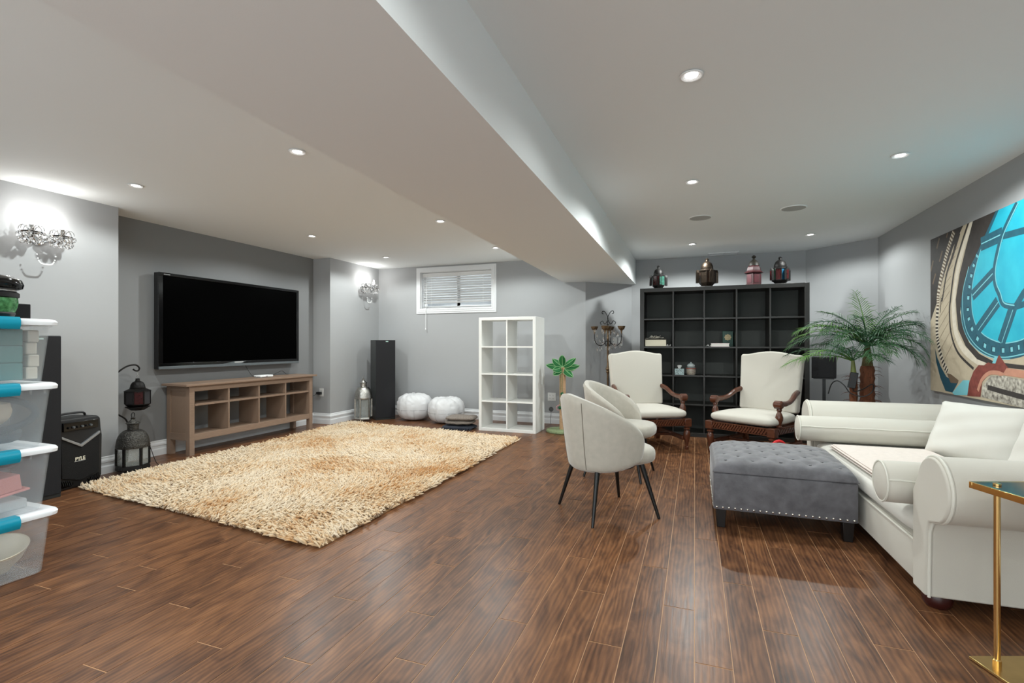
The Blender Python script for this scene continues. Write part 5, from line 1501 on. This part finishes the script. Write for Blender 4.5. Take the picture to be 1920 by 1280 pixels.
# window ring
outer = sp2([za(900, 120), za(760, 430), za(640, 700), za(540, 900), za(470, 1150), zB(375, 60), zB(385, 230), zB(430, 400), zB(540, 560), zB(700, 660), zB(880, 690), zB(1100, 650), onp(1960, 640), onp(2010, 600), onp(2080, 520), onp(2120, 420), onp(2120, 250), onp(1990, 250)], 5)
pg(outer, 4)
strip(sp2([za(545, 850), za(470, 1150), zB(395, 60), zB(408, 230), zB(455, 400), zB(560, 545), zB(710, 640), zB(880, 668), zB(1100, 628)]), .008, 5)
strip(sp2([zB(375, 100), zB(395, 300), zB(470, 480), zB(600, 610), zB(760, 680), zB(940, 690)]), .006, 5)
sq = sp2([za(665, 680), za(620, 800), za(585, 930), za(560, 1080), za(540, 1220), zB(455, 90), zB(460, 200), zB(490, 310), zB(545, 430), zB(625, 520), zB(720, 570), zB(830, 590), zB(930, 585), zB(1020, 560), zB(1090, 535), onp(1940, 636), onp(1965, 615)], 2)
for i in range(0, len(sq) - 1, 2):
    strip([sq[i], tuple(Vector(sq[i]).lerp(Vector(sq[i + 1]), .9))], .045, 8)
    strip([tuple(Vector(sq[i]).lerp(Vector(sq[i + 1]), .3)), tuple(Vector(sq[i]).lerp(Vector(sq[i + 1]), .85))], .030, 5)
inner = sp2([za(945, 95), za(800, 430), za(700, 640), za(630, 900), za(590, 1120), zB(500, 60), zB(515, 190), zB(560, 320), zB(650, 420), zB(780, 485), zB(900, 505), zB(1100, 455), onp(1950, 610), onp(1990, 570), onp(2050, 480), onp(2090, 380), onp(2090, 200), onp(1990, 240)], 5)
pg(inner, 3)
strip(inner[5:58], .008, 5)
for a, b, w_ in (((705, 555), (990, 420), .10), ((590, 1240), (880, 930), .085)):
    strip([za(*a), za(*b)], w_, 4); strip([za(a[0] + 5, a[1] - 5), za(b[0], b[1] - 5)], .008, 5)
for a, b, w_ in (((565, 360), (800, 30), .085), ((835, 505), (975, 90), .09)):
    strip([zB(*a), zB(*b)], w_, 4); strip([zB(a[0] + 8, a[1]), zB(b[0] + 8, b[1])], .006, 5)
strip([za(1000, 445), za(1280, 370), onp(1990, 400), onp(2100, 330)], .045, 4)
strip(sp2([za(1190, 0), za(1080, 220), za(985, 440), za(920, 680), za(885, 890), za(895, 1080), za(950, 1220), zB(860, 60), zB(990, 90), zB(1100, 60), onp(1950, 560), onp(1990, 520)]), .040, 4)
strip(sp2([za(1205, 0), za(1095, 225), za(1000, 445), za(940, 680), za(900, 890), za(912, 1070), za(965, 1200), zB(870, 45), zB(990, 75)]), .009, 5)
strip([zB(1000, 90), zB(1090, -60), onp(1945, 520), onp(2000, 430)], .05, 4)
# foreground sculpture
pg([zB(80, 560), zB(110, 680), zB(150, 780), zB(210, 890), zB(340, 960), zB(280, 1070), zB(200, 1050), zB(140, 900), zB(95, 720)], 8)
pg([zB(280, 1070), zB(400, 930), zB(470, 930), zB(500, 1100), zB(300, 1100)], 5)
pg([zB(215, 850), zB(260, 860), zB(350, 930), zB(340, 965), zB(260, 960)], 7)
pg([zB(450, 1110), zB(470, 960), zB(520, 830), zB(580, 755), zB(640, 760), zB(690, 725), zB(740, 745), zB(780, 690), zB(815, 640), zB(880, 740), zB(920, 790), zB(850, 870), zB(700, 860), zB(620, 950), zB(600, 1120)], 6)
pg([zB(735, 735), zB(760, 665), zB(800, 662), zB(770, 740)], 5)
strip(sp2([zB(570, 1050), zB(620, 920), zB(700, 850), zB(790, 845), zB(860, 870)]), .03, 10)
pg([zB(850, 870), zB(900, 790), zB(1110, 820), zB(1110, 910)], 10)
pg([zB(610, 1120), zB(625, 990), zB(720, 880), zB(860, 880), zB(1110, 930), onp(2120, 700), onp(2120, 900), zB(1100, 1250)], 9)
strip([zB(680, 1010), zB(850, 1060), zB(1110, 1130), onp(1990, 765)], .035, 1)
pg([onp(1925, 690), onp(2120, 640), onp(2120, 700), onp(1925, 712)], 0)
pr3.build('print', TH, art, 0)
